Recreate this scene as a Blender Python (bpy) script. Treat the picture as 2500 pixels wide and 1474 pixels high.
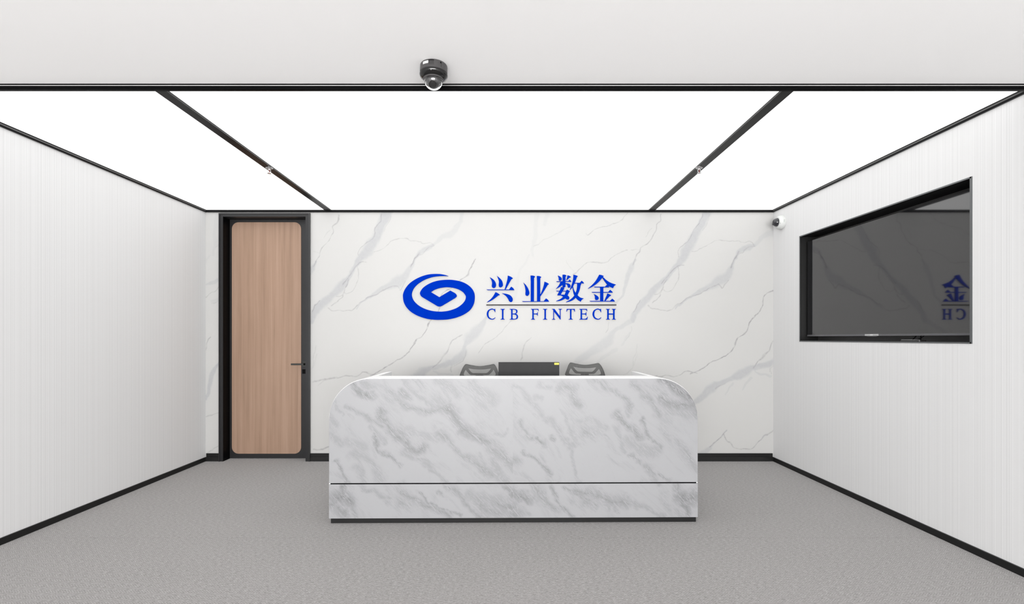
import bpy, bmesh, math, random
import numpy as np
from mathutils import Vector, Matrix

for o in list(bpy.data.objects):
    bpy.data.objects.remove(o, do_unlink=True)
SC = bpy.context.scene
COL = SC.collection
random.seed(7)

# ------------------------------------------------------------------ camera, world, light, exposure
F = 1200.0            # focal length in pixels of the 2500 px wide frame
CX, CY = 1237.0, 825.0
EYE = 1.40
cam_d = bpy.data.cameras.new('camera')
cam = bpy.data.objects.new('camera', cam_d)
COL.objects.link(cam)
cam.location = (0, 0, EYE)
cam.rotation_euler = (math.pi / 2, 0, 0)
cam_d.sensor_fit = 'HORIZONTAL'
cam_d.sensor_width = 36.0
cam_d.lens = F / 2500.0 * 36.0
cam_d.shift_x = (1250.0 - CX) / 2500.0
cam_d.shift_y = (CY - 737.0) / 2500.0
cam_d.clip_start = 0.05
SC.camera = cam

w = bpy.data.worlds.new('world')
SC.world = w
w.use_nodes = True
w.node_tree.nodes['Background'].inputs[0].default_value = (1, 1, 1, 1)
w.node_tree.nodes['Background'].inputs[1].default_value = 0.05

PANEL_STRENGTH = 1.75
def area_light(name, loc, rot, sx, sy, power, color=(1, 1, 1)):
    d = bpy.data.lights.new(name, 'AREA')
    d.shape = 'RECTANGLE'; d.size = sx; d.size_y = sy; d.energy = power; d.color = color
    o = bpy.data.objects.new(name, d); COL.objects.link(o)
    o.location = loc; o.rotation_euler = rot
    return o
# added fill light, unseen behind the camera, low enough to reach floor and ceiling
area_light('front_fill_light', (-0.2, -5.0, 1.35), (math.pi / 2, 0, 0), 6.0, 2.5, 800.0, (1.0, 0.995, 0.99))

SC.view_settings.view_transform = 'Standard'
SC.view_settings.look = 'None'
SC.view_settings.gamma = 1.0
SC.view_settings.use_curve_mapping = False
SC.view_settings.exposure = 0.13

# ------------------------------------------------------------------ helpers
D = 5.6                       # distance of the back wall
XL, XR = -3.430, 3.038        # side walls
ZC = 2.860                    # ceiling / light panels
ZT = 2.830                    # underside of the black trims
YF = -5.1                     # front of the lobby (behind the camera)

def P(px, py, Y):
    s = F / Y
    return Vector(((px - CX) / s, Y, EYE + (CY - py) / s))

def tag(o, label=None, cat=None, group=None, kind=None):
    if label: o['label'] = label
    if cat: o['category'] = cat
    if group: o['group'] = group
    if kind: o['kind'] = kind
    return o

def empty(name, loc, label=None, cat=None, group=None, kind=None):
    o = bpy.data.objects.new(name, None)
    COL.objects.link(o); o.location = loc; o.empty_display_size = 0.1
    return tag(o, label, cat, group, kind)

def set_parent(o, p):
    o.parent = p
    m = Matrix.Identity(4); q = p; chain = []
    while q is not None:
        chain.append(q); q = q.parent
    for q in reversed(chain):
        m = m @ (q.matrix_parent_inverse @ Matrix.LocRotScale(q.location, q.rotation_euler, q.scale))
    o.matrix_parent_inverse = m.inverted()

def link_mesh(name, me, mat=None, parent=None, smooth=False, center=True):
    o = bpy.data.objects.new(name, me)
    COL.objects.link(o)
    if mat:
        me.materials.append(mat)
    n = len(me.vertices)
    if center and n:
        co = np.empty(n * 3, dtype=np.float32)
        me.vertices.foreach_get('co', co)
        co = co.reshape(-1, 3)
        c = (co.min(0) + co.max(0)) / 2
        co -= c
        me.vertices.foreach_set('co', co.ravel())
        o.location = [float(v) for v in c]
    if smooth:
        me.polygons.foreach_set('use_smooth', [True] * len(me.polygons))
    me.update()
    if parent is not None:
        set_parent(o, parent)
    return o

def obj(name, bm, mat=None, parent=None, smooth=False, bevel=0, segs=1, angle=None):
    if bevel:
        es = [e for e in bm.edges if len(e.link_faces) == 2 and e.calc_face_angle(0) > 0.5]
        bmesh.ops.bevel(bm, geom=es, offset=bevel, segments=segs, affect='EDGES', profile=0.6)
    bmesh.ops.recalc_face_normals(bm, faces=bm.faces[:])
    if angle:
        for f in bm.faces: f.smooth = True
        for e in bm.edges:
            if len(e.link_faces) == 2 and e.calc_face_angle(0) > math.radians(angle):
                e.smooth = False
    me = bpy.data.meshes.new(name)
    bm.to_mesh(me); bm.free()
    return link_mesh(name, me, mat, parent, smooth)

def add_box(bm, x0, x1, y0, y1, z0, z1):
    vs = [bm.verts.new(p) for p in ((x0,y0,z0),(x1,y0,z0),(x1,y1,z0),(x0,y1,z0),(x0,y0,z1),(x1,y0,z1),(x1,y1,z1),(x0,y1,z1))]
    for f in ((0,3,2,1),(4,5,6,7),(0,1,5,4),(1,2,6,5),(2,3,7,6),(3,0,4,7)):
        bm.faces.new([vs[i] for i in f])

def box(name, x0, x1, y0, y1, z0, z1, mat, parent=None, bevel=0, segs=1):
    bm = bmesh.new(); add_box(bm, x0, x1, y0, y1, z0, z1)
    return obj(name, bm, mat, parent, bevel=bevel, segs=segs)

def add_prism(bm, pts, f0, f1):
    """pts: outline; f0/f1 map an outline point to 3D at either end"""
    a = [bm.verts.new(f0(p)) for p in pts]; b = [bm.verts.new(f1(p)) for p in pts]
    n = len(pts)
    bm.faces.new(a); bm.faces.new(b[::-1])
    for i in range(n):
        j = (i + 1) % n
        bm.faces.new((a[i], b[i], b[j], a[j]))

def add_tube(bm, pts, r, n=10, closed=False):
    pts = [Vector(p) for p in pts]; m = len(pts)
    rr = r if isinstance(r, (list, tuple)) else [r] * m
    rings = []; up = None
    for i in range(m):
        if closed: t = (pts[(i + 1) % m] - pts[i - 1])
        else: t = pts[min(i + 1, m - 1)] - pts[max(i - 1, 0)]
        t.normalize()
        if up is None:
            up = t.orthogonal().normalized()
        else:
            up = (up - t * up.dot(t)).normalized()
        bi = t.cross(up)
        rings.append([bm.verts.new(pts[i] + (up * math.cos(2*math.pi*k/n) + bi * math.sin(2*math.pi*k/n)) * rr[i]) for k in range(n)])
    for i in range(m if closed else m - 1):
        a, b = rings[i], rings[(i + 1) % m]
        for k in range(n):
            l = (k + 1) % n
            bm.faces.new((a[k], a[l], b[l], b[k]))
    if not closed:
        bm.faces.new(rings[0][::-1]); bm.faces.new(rings[-1])

def add_lathe(bm, prof, n=40, M=None):
    """prof: (r, h) pairs about +Z, then placed by M"""
    M = M or Matrix.Identity(4)
    rings = []
    for r, h in prof:
        if r < 1e-6: rings.append([bm.verts.new(M @ Vector((0, 0, h)))])
        else: rings.append([bm.verts.new(M @ Vector((r*math.cos(2*math.pi*k/n), r*math.sin(2*math.pi*k/n), h))) for k in range(n)])
    for a, b in zip(rings, rings[1:]):
        for k in range(n):
            l = (k + 1) % n
            if len(a) == 1 and len(b) == 1: continue
            if len(a) == 1: bm.faces.new((a[0], b[k], b[l]))
            elif len(b) == 1: bm.faces.new((a[k], b[0], a[l]))
            else: bm.faces.new((a[k], b[k], b[l], a[l]))

def lathe(name, prof, M, mat, parent=None, n=40, angle=35):
    bm = bmesh.new(); add_lathe(bm, prof, n, M)
    return obj(name, bm, mat, parent, angle=angle)

def catmull(pts, n=6):
    pts = [np.array(p, float) for p in pts]
    if len(pts) < 3: return pts
    q = [2*pts[0]-pts[1]] + pts + [2*pts[-1]-pts[-2]]
    out = []
    for i in range(1, len(q) - 2):
        p0, p1, p2, p3 = q[i-1], q[i], q[i+1], q[i+2]
        for k in range(n):
            t = k / n
            out.append(0.5*((2*p1)+(-p0+p2)*t+(2*p0-5*p1+4*p2-p3)*t*t+(-p0+3*p1-3*p2+p3)*t**3))
    out.append(pts[-1])
    return out

def smooth_loop(raw, n=6):
    """closed outline; points with a third item are corners"""
    c = [i for i, p in enumerate(raw) if len(p) > 2]
    if not c:
        raw = [tuple(raw[0]) + (1,)] + list(raw[1:]); c = [0]
    raw = list(raw[c[0]:]) + list(raw[:c[0]])
    c = [i for i, p in enumerate(raw) if len(p) > 2] + [len(raw)]
    out = []
    for a, b in zip(c, c[1:]):
        seg = [raw[i % len(raw)][:2] for i in range(a, b + 1)]
        out += catmull(seg, n)[:-1]
    return [(float(p[0]), float(p[1])) for p in out]

def flat_shape(loops, depth):
    """filled 2D outline with holes, as a mesh in XY extruded to +-depth/2"""
    cu = bpy.data.curves.new('outline', 'CURVE')
    cu.dimensions = '2D'; cu.fill_mode = 'BOTH'; cu.extrude = depth / 2
    for lp in loops:
        sp = cu.splines.new('POLY'); sp.points.add(len(lp) - 1)
        for i, p in enumerate(lp): sp.points[i].co = (p[0], p[1], 0, 1)
        sp.use_cyclic_u = True
    t = bpy.data.objects.new('outline', cu); COL.objects.link(t)
    dg = bpy.context.evaluated_depsgraph_get()
    dg.update()
    me = bpy.data.meshes.new_from_object(t.evaluated_get(dg))
    bpy.data.objects.remove(t, do_unlink=True); bpy.data.curves.remove(cu)
    n = len(me.vertices); co = np.empty(n * 3, np.float32); me.vertices.foreach_get('co', co)
    vs = co.reshape(-1, 3).copy(); fs = [tuple(p.vertices) for p in me.polygons]
    bpy.data.meshes.remove(me)
    return vs, fs

# ------------------------------------------------------------------ materials
def mat(name, color, rough=0.5, metal=0.0, spec=0.5, **kw):
    m = bpy.data.materials.new(name); m.use_nodes = True
    b = m.node_tree.nodes['Principled BSDF']
    b.inputs['Base Color'].default_value = (*color, 1)
    b.inputs['Roughness'].default_value = rough
    b.inputs['Metallic'].default_value = metal
    b.inputs['Specular IOR Level'].default_value = spec
    for k, v in kw.items(): b.inputs[k].default_value = v
    return m

class NT:
    def __init__(self, m):
        self.t = m.node_tree; self.b = self.t.nodes['Principled BSDF']
    def n(self, typ, **kw):
        x = self.t.nodes.new(typ)
        for k, v in kw.items():
            if k in ('ins',):
                for i, val in v.items(): x.inputs[i].default_value = val
            else: setattr(x, k, v)
        return x
    def l(self, a, b): self.t.links.new(a, b)
    def math(self, op, a, b=None, clamp=False):
        x = self.t.nodes.new('ShaderNodeMath'); x.operation = op; x.use_clamp = clamp
        for i, v in enumerate((a, b)):
            if v is None: continue
            if isinstance(v, (int, float)): x.inputs[i].default_value = v
            else: self.l(v, x.inputs[i])
        return x.outputs[0]
    def mix(self, fac, a, b):
        x = self.t.nodes.new('ShaderNodeMix'); x.data_type = 'RGBA'
        for s, v in ((0, fac), (6, a), (7, b)):
            if isinstance(v, (int, float)): x.inputs[s].default_value = v
            elif isinstance(v, tuple): x.inputs[s].default_value = (*v, 1)
            else: self.l(v, x.inputs[s])
        return x.outputs[2]
    def coords(self, scale=(1, 1, 1), rot=(0, 0, 0)):
        g = self.t.nodes.new('ShaderNodeNewGeometry')
        mp = self.t.nodes.new('ShaderNodeMapping')
        mp.inputs['Scale'].default_value = scale; mp.inputs['Rotation'].default_value = rot
        tc = self.t.nodes.new('ShaderNodeTexCoord')
        self.l(tc.outputs['Object'], mp.inputs[0])
        self.t.nodes.remove(g)
        return mp.outputs[0]
    def streaks(self, rot, scale):
        a = self.coords((1, 1, 1), rot)
        mp = self.t.nodes.new('ShaderNodeMapping'); mp.inputs['Scale'].default_value = scale
        self.l(a, mp.inputs[0])
        return mp.outputs[0]
    def noise(self, vec, scale=5, detail=2, rough=0.5, dist=0.0):
        x = self.n('ShaderNodeTexNoise')
        x.inputs['Scale'].default_value = scale; x.inputs['Detail'].default_value = detail
        x.inputs['Roughness'].default_value = rough; x.inputs['Distortion'].default_value = dist
        self.l(vec, x.inputs['Vector'])
        return x.outputs[0]
    def ramp(self, fac, stops):
        x = self.n('ShaderNodeValToRGB')
        el = x.color_ramp.elements
        while len(el) < len(stops): el.new(0.5)
        for e, (p, c) in zip(el, stops):
            e.position = p; e.color = (*c, 1) if isinstance(c, tuple) else (c, c, c, 1)
        self.l(fac, x.inputs[0])
        return x.outputs[0]
    def bump(self, h, strength, dist):
        x = self.n('ShaderNodeBump'); x.inputs['Strength'].default_value = strength; x.inputs['Distance'].default_value = dist
        self.l(h, x.inputs['Height']); self.l(x.outputs[0], self.b.inputs['Normal'])

M_black = mat('black_metal', (0.011, 0.011, 0.012), 0.33, 0.0, 0.5)
M_trim = mat('black_anodised_trim', (0.004, 0.004, 0.0045), 0.34, 0.0, 0.13)
M_beam = mat('black_beam', (0.0012, 0.0012, 0.0015), 0.42, 0.0, 0.06)
M_base = mat('black_skirting', (0.007, 0.007, 0.007), 0.42, 0.0, 0.25)
M_doorframe = mat('charcoal_door_metal', (0.012, 0.012, 0.013), 0.40, 0.0, 0.35)
M_alu = mat('pale_aluminium', (0.75, 0.75, 0.75), 0.35, 0.6)
M_white = mat('white_laminate', (0.70, 0.70, 0.697), 0.5, 0.0, 0.2)
M_ceil = mat('white_ceiling_paint', (0.93, 0.927, 0.925), 0.9, 0.0, 0.1)
nt = NT(M_ceil); nt.bump(nt.noise(nt.coords(), 60, 3), 0.05, 0.002)
M_plain = mat('plain_white_wall', (0.82, 0.82, 0.82), 0.8, 0.0, 0.2)
M_blue = mat('blue_acrylic', (0.0001, 0.020, 0.34), 0.6, 0.0, 0.0)
nt = NT(M_blue)
nt.l(nt.mix(nt.noise(nt.coords(), 9, 2), (0.0001, 0.018, 0.30), (0.0002, 0.026, 0.34)), nt.b.inputs['Base Color'])
M_line = mat('dark_bronze_line', (0.014, 0.011, 0.010), 0.5, 0.0, 0.1)

# luminous ceiling membrane
M_light = bpy.data.materials.new('luminous_membrane'); M_light.use_nodes = True
t = M_light.node_tree; t.nodes.clear()
e = t.nodes.new('ShaderNodeEmission'); e.inputs[0].default_value = (1.0, 0.998, 0.992, 1); e.inputs[1].default_value = PANEL_STRENGTH
out = t.nodes.new('ShaderNodeOutputMaterial'); t.links.new(e.outputs[0], out.inputs[0])

# finely ribbed fabric wall covering (ribs run vertically, so the pattern varies along Y only)
def ribbed(name, base):
    m = mat(name, base, 0.75, 0.0, 0.2)
    n = NT(m)
    a = n.noise(n.coords((0.0, 210.0, 0.0)), 1.0, 2, 0.6)
    b = n.noise(n.coords((0.0, 85.0, 0.02)), 1.0, 1, 0.5)
    c = n.noise(n.coords((0.0, 6.0, 0.25)), 1.0, 3, 0.6)
    h = n.math('ADD', n.math('MULTIPLY', a, 0.7), n.math('MULTIPLY', b, 0.3))
    col = n.ramp(h, [(0.34, tuple(v * 0.83 for v in base)), (0.50, base), (0.66, tuple(min(1, v * 1.08) for v in base))])
    col2 = n.mix(n.math('MULTIPLY', n.math('SUBTRACT', c, 0.5), 0.35, True), col, tuple(v * 0.86 for v in base))
    n.l(col2, n.b.inputs['Base Color'])
    n.bump(h, 0.15, 0.003)
    return m
M_rib = ribbed('ribbed_wall_covering', (0.600, 0.600, 0.602))

# oak door veneer
M_oak = mat('pale_oak_veneer', (0.5, 0.33, 0.22), 0.5, 0.0, 0.3)
n = NT(M_oak)
g1 = n.noise(n.coords((26, 26, 0.55)), 1.0, 4, 0.55, 0.3)
g2 = n.noise(n.coords((150, 150, 3.0)), 1.0, 3, 0.6)
g3 = n.noise(n.coords((9, 9, 0.9)), 1.0, 2, 0.5, 1.2)
gm = n.math('ADD', n.math('MULTIPLY', g1, 0.62), n.math('ADD', n.math('MULTIPLY', g2, 0.16), n.math('MULTIPLY', g3, 0.22)))
n.l(n.ramp(gm, [(0.30, (0.190, 0.118, 0.080)), (0.46, (0.248, 0.161, 0.112)), (0.56, (0.272, 0.178, 0.126)), (0.72, (0.312, 0.212, 0.154))]), n.b.inputs['Base Color'])
n.bump(g2, 0.08, 0.001)

# carpet with a small herringbone fleck
M_carpet = mat('grey_carpet', (0.35, 0.34, 0.335), 0.95, 0.0, 0.08, **{'Sheen Weight': 0.25, 'Sheen Roughness': 0.5})
n = NT(M_carpet)
co = n.coords()
sep = n.n('ShaderNodeSeparateXYZ'); n.l(co, sep.inputs[0])
X, Y = sep.outputs[0], sep.outputs[1]
row = n.math('MODULO', n.math('FLOOR', n.math('MULTIPLY', n.math('ADD', Y, 50.0), 32.0)), 2.0)
sgn = n.math('SUBTRACT', n.math('MULTIPLY', row, 2.0), 1.0)
ph = n.math('ADD', n.math('MULTIPLY', n.math('MULTIPLY', X, sgn), 420.0), n.math('MULTIPLY', Y, 520.0))
zig = n.math('ADD', n.math('MULTIPLY', n.math('SINE', ph), 0.5), 0.5)
fl = n.noise(n.coords((42, 130, 1)), 1.0, 3, 0.65)
fl2 = n.noise(n.coords((110, 340, 1)), 1.0, 2, 0.6)
bigp = n.noise(n.coords((1.3, 2.2, 1)), 1.0, 2, 0.5)
h = n.math('ADD', n.math('MULTIPLY', fl, 0.50), n.math('ADD', n.math('MULTIPLY', fl2, 0.42), n.math('MULTIPLY', n.math('MULTIPLY', zig, fl), 0.22)))
carp = n.ramp(h, [(0.36, (0.124, 0.118, 0.116)), (0.50, (0.206, 0.198, 0.194)), (0.58, (0.258, 0.249, 0.244)), (0.70, (0.365, 0.355, 0.348))])
carp = n.mix(n.math('MULTIPLY', bigp, 0.14), carp, (0.31, 0.29, 0.29))
n.l(carp, n.b.inputs['Base Color'])
n.bump(h, 0.5, 0.004)

# marble of the back wall: vein pattern carried by the mesh attribute, clouded by noise
def marble(name, base, band, dark, cloud, rough, streak=False):
    m = mat(name, base, rough, 0.0, 0.35)
    n = NT(m)
    at = n.n('ShaderNodeAttribute', attribute_name='vein')
    sp = n.n('ShaderNodeSeparateColor'); n.l(at.outputs['Color'], sp.inputs[0])
    band_f, line_f = sp.outputs[0], sp.outputs[1]
    c0 = n.noise(n.coords((1, 1, 1)), 1.6, 4, 0.5)
    basec = n.mix(n.math('MULTIPLY', n.math('SUBTRACT', c0, 0.35), cloud, True), base, tuple(v * 0.90 for v in base))
    if streak:
        # fine drawn-out streaks, running down to the right
        s = n.noise(n.streaks((0, math.radians(-48), 0), (11, 11, 75)), 1.0, 5, 0.62, 0.6)
        r = n.math('ABSOLUTE', n.math('SUBTRACT', s, 0.5))
        ridge = n.math('SUBTRACT', 1.0, n.math('MULTIPLY', r, 11.0), True)
        s2 = n.noise(n.streaks((0, math.radians(-48), 0), (2.2, 2.2, 8)), 1.0, 4, 0.6, 0.8)
        patch = n.math('MULTIPLY', n.math('SUBTRACT', s2, 0.50), 4.0, True)
        s4 = n.noise(n.streaks((0, math.radians(-44), 0), (4.5, 4.5, 30)), 1.0, 4, 0.6, 0.9)
        r4 = n.math('SUBTRACT', 1.0, n.math('MULTIPLY', n.math('ABSOLUTE', n.math('SUBTRACT', s4, 0.5)), 14.0), True)
        ridge = n.math('MAXIMUM', ridge, n.math('MULTIPLY', r4, 0.8))
        band_f2 = n.math('MULTIPLY', band_f, n.math('ADD', 0.20, n.math('MULTIPLY', ridge, 1.0)))
        faint = n.math('MULTIPLY', n.math('MULTIPLY', patch, ridge), 0.85)
        amount = n.math('MAXIMUM', band_f2, faint)
        line_f2 = n.math('MULTIPLY', n.math('MULTIPLY', line_f, 0.55), n.math('ADD', 0.02, n.math('MULTIPLY', ridge, 0.98)))
    else:
        s = n.noise(n.coords((1, 1, 1)), 26, 4, 0.65, 0.6)
        amount = n.math('MULTIPLY', band_f, n.math('ADD', 0.55, n.math('MULTIPLY', s, 0.75)))
        s3 = n.noise(n.coords((1, 1, 1)), 18, 3, 0.6)
        line_f2 = n.math('MULTIPLY', line_f, n.math('MULTIPLY', n.math('SUBTRACT', s3, 0.22), 2.4, True))
    col = n.mix(amount, basec, band)
    col = n.mix(line_f2, col, dark)
    n.l(col, n.b.inputs['Base Color'])
    return m
M_wallmarble = marble('white_wall_marble', (0.415, 0.412, 0.405), (0.325, 0.329, 0.338), (0.150, 0.150, 0.152), 0.25, 0.45)
M_deskmarble = marble('grey_veined_desk_marble', (0.260, 0.2615, 0.270), (0.150, 0.151, 0.157), (0.088, 0.0885, 0.092), 0.35, 0.40, True)

# ------------------------------------------------------------------ vein drawing
def value_noise(shape, cell, seed):
    rs = np.random.RandomState(seed)
    h, w_ = shape
    gh, gw = int(h / cell) + 3, int(w_ / cell) + 3
    g = rs.rand(gh, gw) * 2 - 1
    y = np.arange(h) / cell; x = np.arange(w_) / cell
    yi = y.astype(int); xi = x.astype(int); fy = y - yi; fx = x - xi
    fy = fy * fy * (3 - 2 * fy); fx = fx * fx * (3 - 2 * fx)
    a = g[yi][:, xi]; b = g[yi][:, xi + 1]; c = g[yi + 1][:, xi]; d = g[yi + 1][:, xi + 1]
    fx = fx[None, :]; fy = fy[:, None]
    return (a * (1 - fx) + b * fx) * (1 - fy) + (c * (1 - fx) + d * fx) * fy

def grid_mesh(name, xs, zs, Yfun, keep, vein):
    """upright grid facing -Y; vein: (rows z, cols x, 2) values"""
    nx, nz = len(xs), len(zs)
    co = np.zeros((nz, nx, 3), np.float32)
    co[..., 0] = xs[None, :]; co[..., 1] = Yfun; co[..., 2] = zs[:, None]
    idx = np.arange(nx * nz).reshape(nz, nx)
    q = np.stack([idx[:-1, :-1], idx[:-1, 1:], idx[1:, 1:], idx[1:, :-1]], -1)
    q = q[keep].reshape(-1, 4)
    used = np.zeros(nx * nz, bool); used[q.ravel()] = True
    remap = np.cumsum(used) - 1
    co = co.reshape(-1, 3)[used]; q = remap[q]
    me = bpy.data.meshes.new(name)
    me.vertices.add(len(co)); me.vertices.foreach_set('co', co.ravel())
    me.loops.add(q.size); me.loops.foreach_set('vertex_index', q.ravel().astype(np.int32))
    me.polygons.add(len(q)); me.polygons.foreach_set('loop_start', (np.arange(len(q)) * 4).astype(np.int32))
    me.polygons.foreach_set('use_smooth', np.zeros(len(q), bool))
    me.update(calc_edges=True)
    return me, used

def set_vein(me, vein):
    at = me.color_attributes.new('vein', 'FLOAT_COLOR', 'POINT')
    c = np.zeros((len(vein), 4), np.float32); c[:, :2] = vein; c[:, 3] = 1
    at.data.foreach_set('color', c.ravel())

def C1(l, w_=None):   # zoom tile coordinates -> photograph pixels
    return [(750 + p[0] / 3.509, 500 + p[1] / 3.509, (p[2] / 3.509 if len(p) > 2 else w_)) for p in l]
def C2(l, w_=None):
    return [(1300 + p[0] / 3.51, 500 + p[1] / 3.51, (p[2] / 3.51 if len(p) > 2 else w_)) for p in l]
def C3(l, w_=None):
    return [(1700 + p[0] / 4.915, 840 + p[1] / 4.915, (p[2] / 4.915 if len(p) > 2 else w_)) for p in l]
def Z3(l, w_=None):
    return [(490 + p[0] / 5.67, 500 + p[1] / 5.67, (p[2] / 5.67 if len(p) > 2 else w_)) for p in l]
def Z4(l, w_=None):
    return [(490 + p[0] / 5.264, 860 + p[1] / 5.264, (p[2] / 5.264 if len(p) > 2 else w_)) for p in l]

wall_bands = [
    (C1([(680,60,38),(640,170,30),(590,250,36),(545,330,42),(505,410,36),(460,470,28),(410,530,20),(360,600,18),(300,670,25),(240,730,32),(180,800,28),(110,870,34),(60,930,28),(35,1000,18)]), .85),
    (C2([(849,1000,18),(790,1020,18),(700,1090,24),(660,1150,42),(600,1200,46),(500,1260,36),(430,1310,30),(380,1350,18)]), .55),
    (C1([(1330,80,16),(1310,160,16),(1240,240,28),(1150,270,20),(1090,340,12)]), .42),
    (C1([(1090,340,12),(1040,370,20),(960,410,18),(910,480,9),(880,530,22),(840,600,32),(790,650,44),(720,700,32),(640,730,20),(560,780,13),(470,840,8),(420,900,5)]), .72),
    (C1([(1530,960,10),(1480,1040,28),(1430,1090,46),(1390,1140,36),(1360,1200,15),(1350,1270,26),(1290,1320,30),(1200,1365,20),(1090,1390,20)]), .75),
    (C3([(925,200,22),(870,230,36),(760,245,20),(680,260,22),(600,310,44),(500,370,46),(400,420,30),(280,470,26),(200,510,52),(120,580,46),(40,650,36),(-20,700,24)]), .85),
    (C2([(890,480,9),(850,560,24),(810,640,18),(780,740,13),(730,820,8),(700,850,5)]), .7),
    (C2([(40,80,18),(30,200,18),(20,330,14),(0,430,10)]), .25),
    (C2([(130,70,20),(110,170,16)]), .28),
    (C2([(720,1240,16),(640,1290,16),(570,1350,16)]), .3),
    (C2([(830,1100,9),(770,1200,11)]), .28),
    (C2([(230,690,14),(140,740,16),(60,800,14),(0,830,12)]), .3),
    (C1([(1900,430,8),(1850,510,10),(1800,620,12),(1780,720,12),(1770,830,10)]), .22),
    (C3([(640,400,16),(600,460,16),(570,550,7)]), .42),
    (C3([(430,480,14),(390,540,10),(350,610,7)]), .42),
    (C3([(700,320,8),(760,350,14),(840,355,12),(915,380,12)]), .5),
    (C3([(170,1250,26),(110,1290,34),(60,1320,34)]), .7),
    (C3([(350,1045,6),(310,1080,10),(240,1170,9),(170,1240,16)]), .6),
    (C3([(850,1070,14),(800,1120,14),(760,1170,8)]), .4),
]
wall_lines = [
    (C1([(640,80),(630,150),(575,210),(545,280),(490,340),(440,410),(440,445)], .8), .55),
    (C1([(700,90),(690,150),(650,230)], .8), .25),
    (C1([(500,500),(430,520),(340,620),(300,680)], .9), .5),
    (C1([(430,520),(440,610),(400,700),(340,745),(305,735)], .8), .42),
    (C1([(340,640),(300,735),(290,790),(210,850)], 1.0), .55),
    (C1([(240,780),(280,770),(300,735)], .8), .4),
    (C1([(110,820),(60,880),(45,915)], 1.0), .6),
    (C1([(960,410),(910,470),(880,525)], 1.4), .55),
    (C1([(850,640),(810,720),(780,690),(700,720),(600,770),(520,800),(450,850),(410,890),(360,912),(280,905),(210,900),(180,870)], 1.0), .5),
    (C1([(560,405),(660,370),(740,310),(830,300),(960,315),(985,330),(1060,320),(1095,350)], .8), .45),
    (C1([(1095,350),(1040,370),(990,420),(940,430)], .8), .35),
    (C1([(280,85),(265,140),(235,170),(235,230),(180,320),(110,370),(90,430),(60,520)], 1.0), .55),
    (C1([(200,205),(160,240),(140,270)], 1.0), .25),
    (C1([(1440,465),(1410,540),(1350,630),(1310,655),(1250,720),(1176,760),(1150,820),(1126,910),(1060,985),(1010,1090),(930,1150),(925,1200),(850,1290),(720,1350),(620,1410),(540,1455)], 1.15), .8),
    (C1([(1400,550,3),(1375,600,8),(1345,635,5)]), .5),
    (C1([(935,1140,3),(925,1175,8),(920,1210,3)]), .55),
    (C1([(590,1445),(550,1440),(500,1430),(440,1462),(400,1470),(340,1458),(300,1470),(220,1480),(150,1500)], 1.2), .6),
    (C1([(1340,1105),(1240,1165),(1190,1270),(1120,1340),(1080,1380)], 1.3), .55),
    (C1([(1200,1250,4),(1170,1290,10),(1130,1330,5)]), .4),
    (C1([(1770,985),(1700,1040),(1640,1110),(1540,1190),(1470,1270)], .9), .4),
    (C1([(1910,1140),(1880,1180),(1860,1260),(1820,1340)], 1.0), .5),
    (C1([(1370,1250),(1340,1330),(1240,1390),(1240,1440)], .9), .4),
    (C2([(820,75),(770,130),(700,155),(560,205),(480,250),(455,240)], .9), .5),
    (C2([(330,190),(200,250),(90,310),(20,360)], 1.0), .22),
    (C2([(830,390),(760,410),(690,450),(640,485),(500,500),(400,560),(340,590)], 1.1), .5),
    (C2([(295,470),(310,510),(360,560)], .8), .2),
    (C2([(860,385),(910,400)], .8), .3),
    (C2([(110,800),(60,820),(0,850)], .8), .35),
    (C2([(840,1050),(845,1090),(800,1170)], .8), .28),
    (C2([(645,1000),(640,1060),(625,1085)], .9), .45),
    (C2([(890,1200),(870,1300),(860,1390),(780,1460)], .9), .25),
    (C3([(905,250),(890,320)], 1.2), .4),
    (C3([(330,480),(290,490),(250,520)], 1.2), .4),
    (C3([(350,1050),(310,1080),(240,1170),(170,1230)], 1.1), .6),
    (C3([(310,1090),(360,1160),(420,1180),(490,1235),(590,1245),(680,1250),(780,1140),(850,1070),(920,1015)], 1.2), .55),
    (Z4([(1750,305),(1650,330),(1600,360),(1520,375),(1430,380)], 1.4), .5),
    (Z4([(1590,370),(1520,430)], 1.0), .3),
    (Z4([(1640,1215),(1560,1240),(1450,1252)], 1.5), .6),
    (Z4([(1480,20),(1470,130),(1430,220)], 1.0), .15),
]
strip_bands = [
    (Z3([(260,1035,10),(200,1050,20),(110,1080,20),(50,1092,10)]), .6),
    (Z4([(245,120,8),(190,210,22),(140,290,27),(110,400,27),(90,520,22),(70,610,14)]), .9),
]
strip_lines = [
    (Z3([(255,1100),(200,1150),(70,1270)], 1.0), .45),
    (Z4([(250,770),(190,790),(140,815),(60,822)], 1.1), .42),
    (Z4([(250,1190),(170,1215),(150,1250),(90,1290)], 1.1), .42),
]
REPEAT = 782.0
def repeated(st, reps=(-1, 0, 1)):
    r = []
    for pts, s in st:
        for k in reps: r.append(([(p[0] + k * REPEAT, p[1], p[2]) for p in pts], s))
    return r

# ------------------------------------------------------------------ the setting
# floor: concrete bed with three laid carpet strips
floor = box('floor', XL - 0.12, XR + 0.3, YF, D + 0.3, -0.08, -0.008, mat('floor_screed', (0.03, 0.03, 0.03), 0.9))
tag(floor, kind='structure')
for (y0, y1) in ((YF, 3.4430), (3.4455, 3.9300), (3.9312, D + 0.2)):
    box('carpet_strip', XL, XR, y0, y1, -0.008, 0.0, M_carpet, floor)

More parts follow.
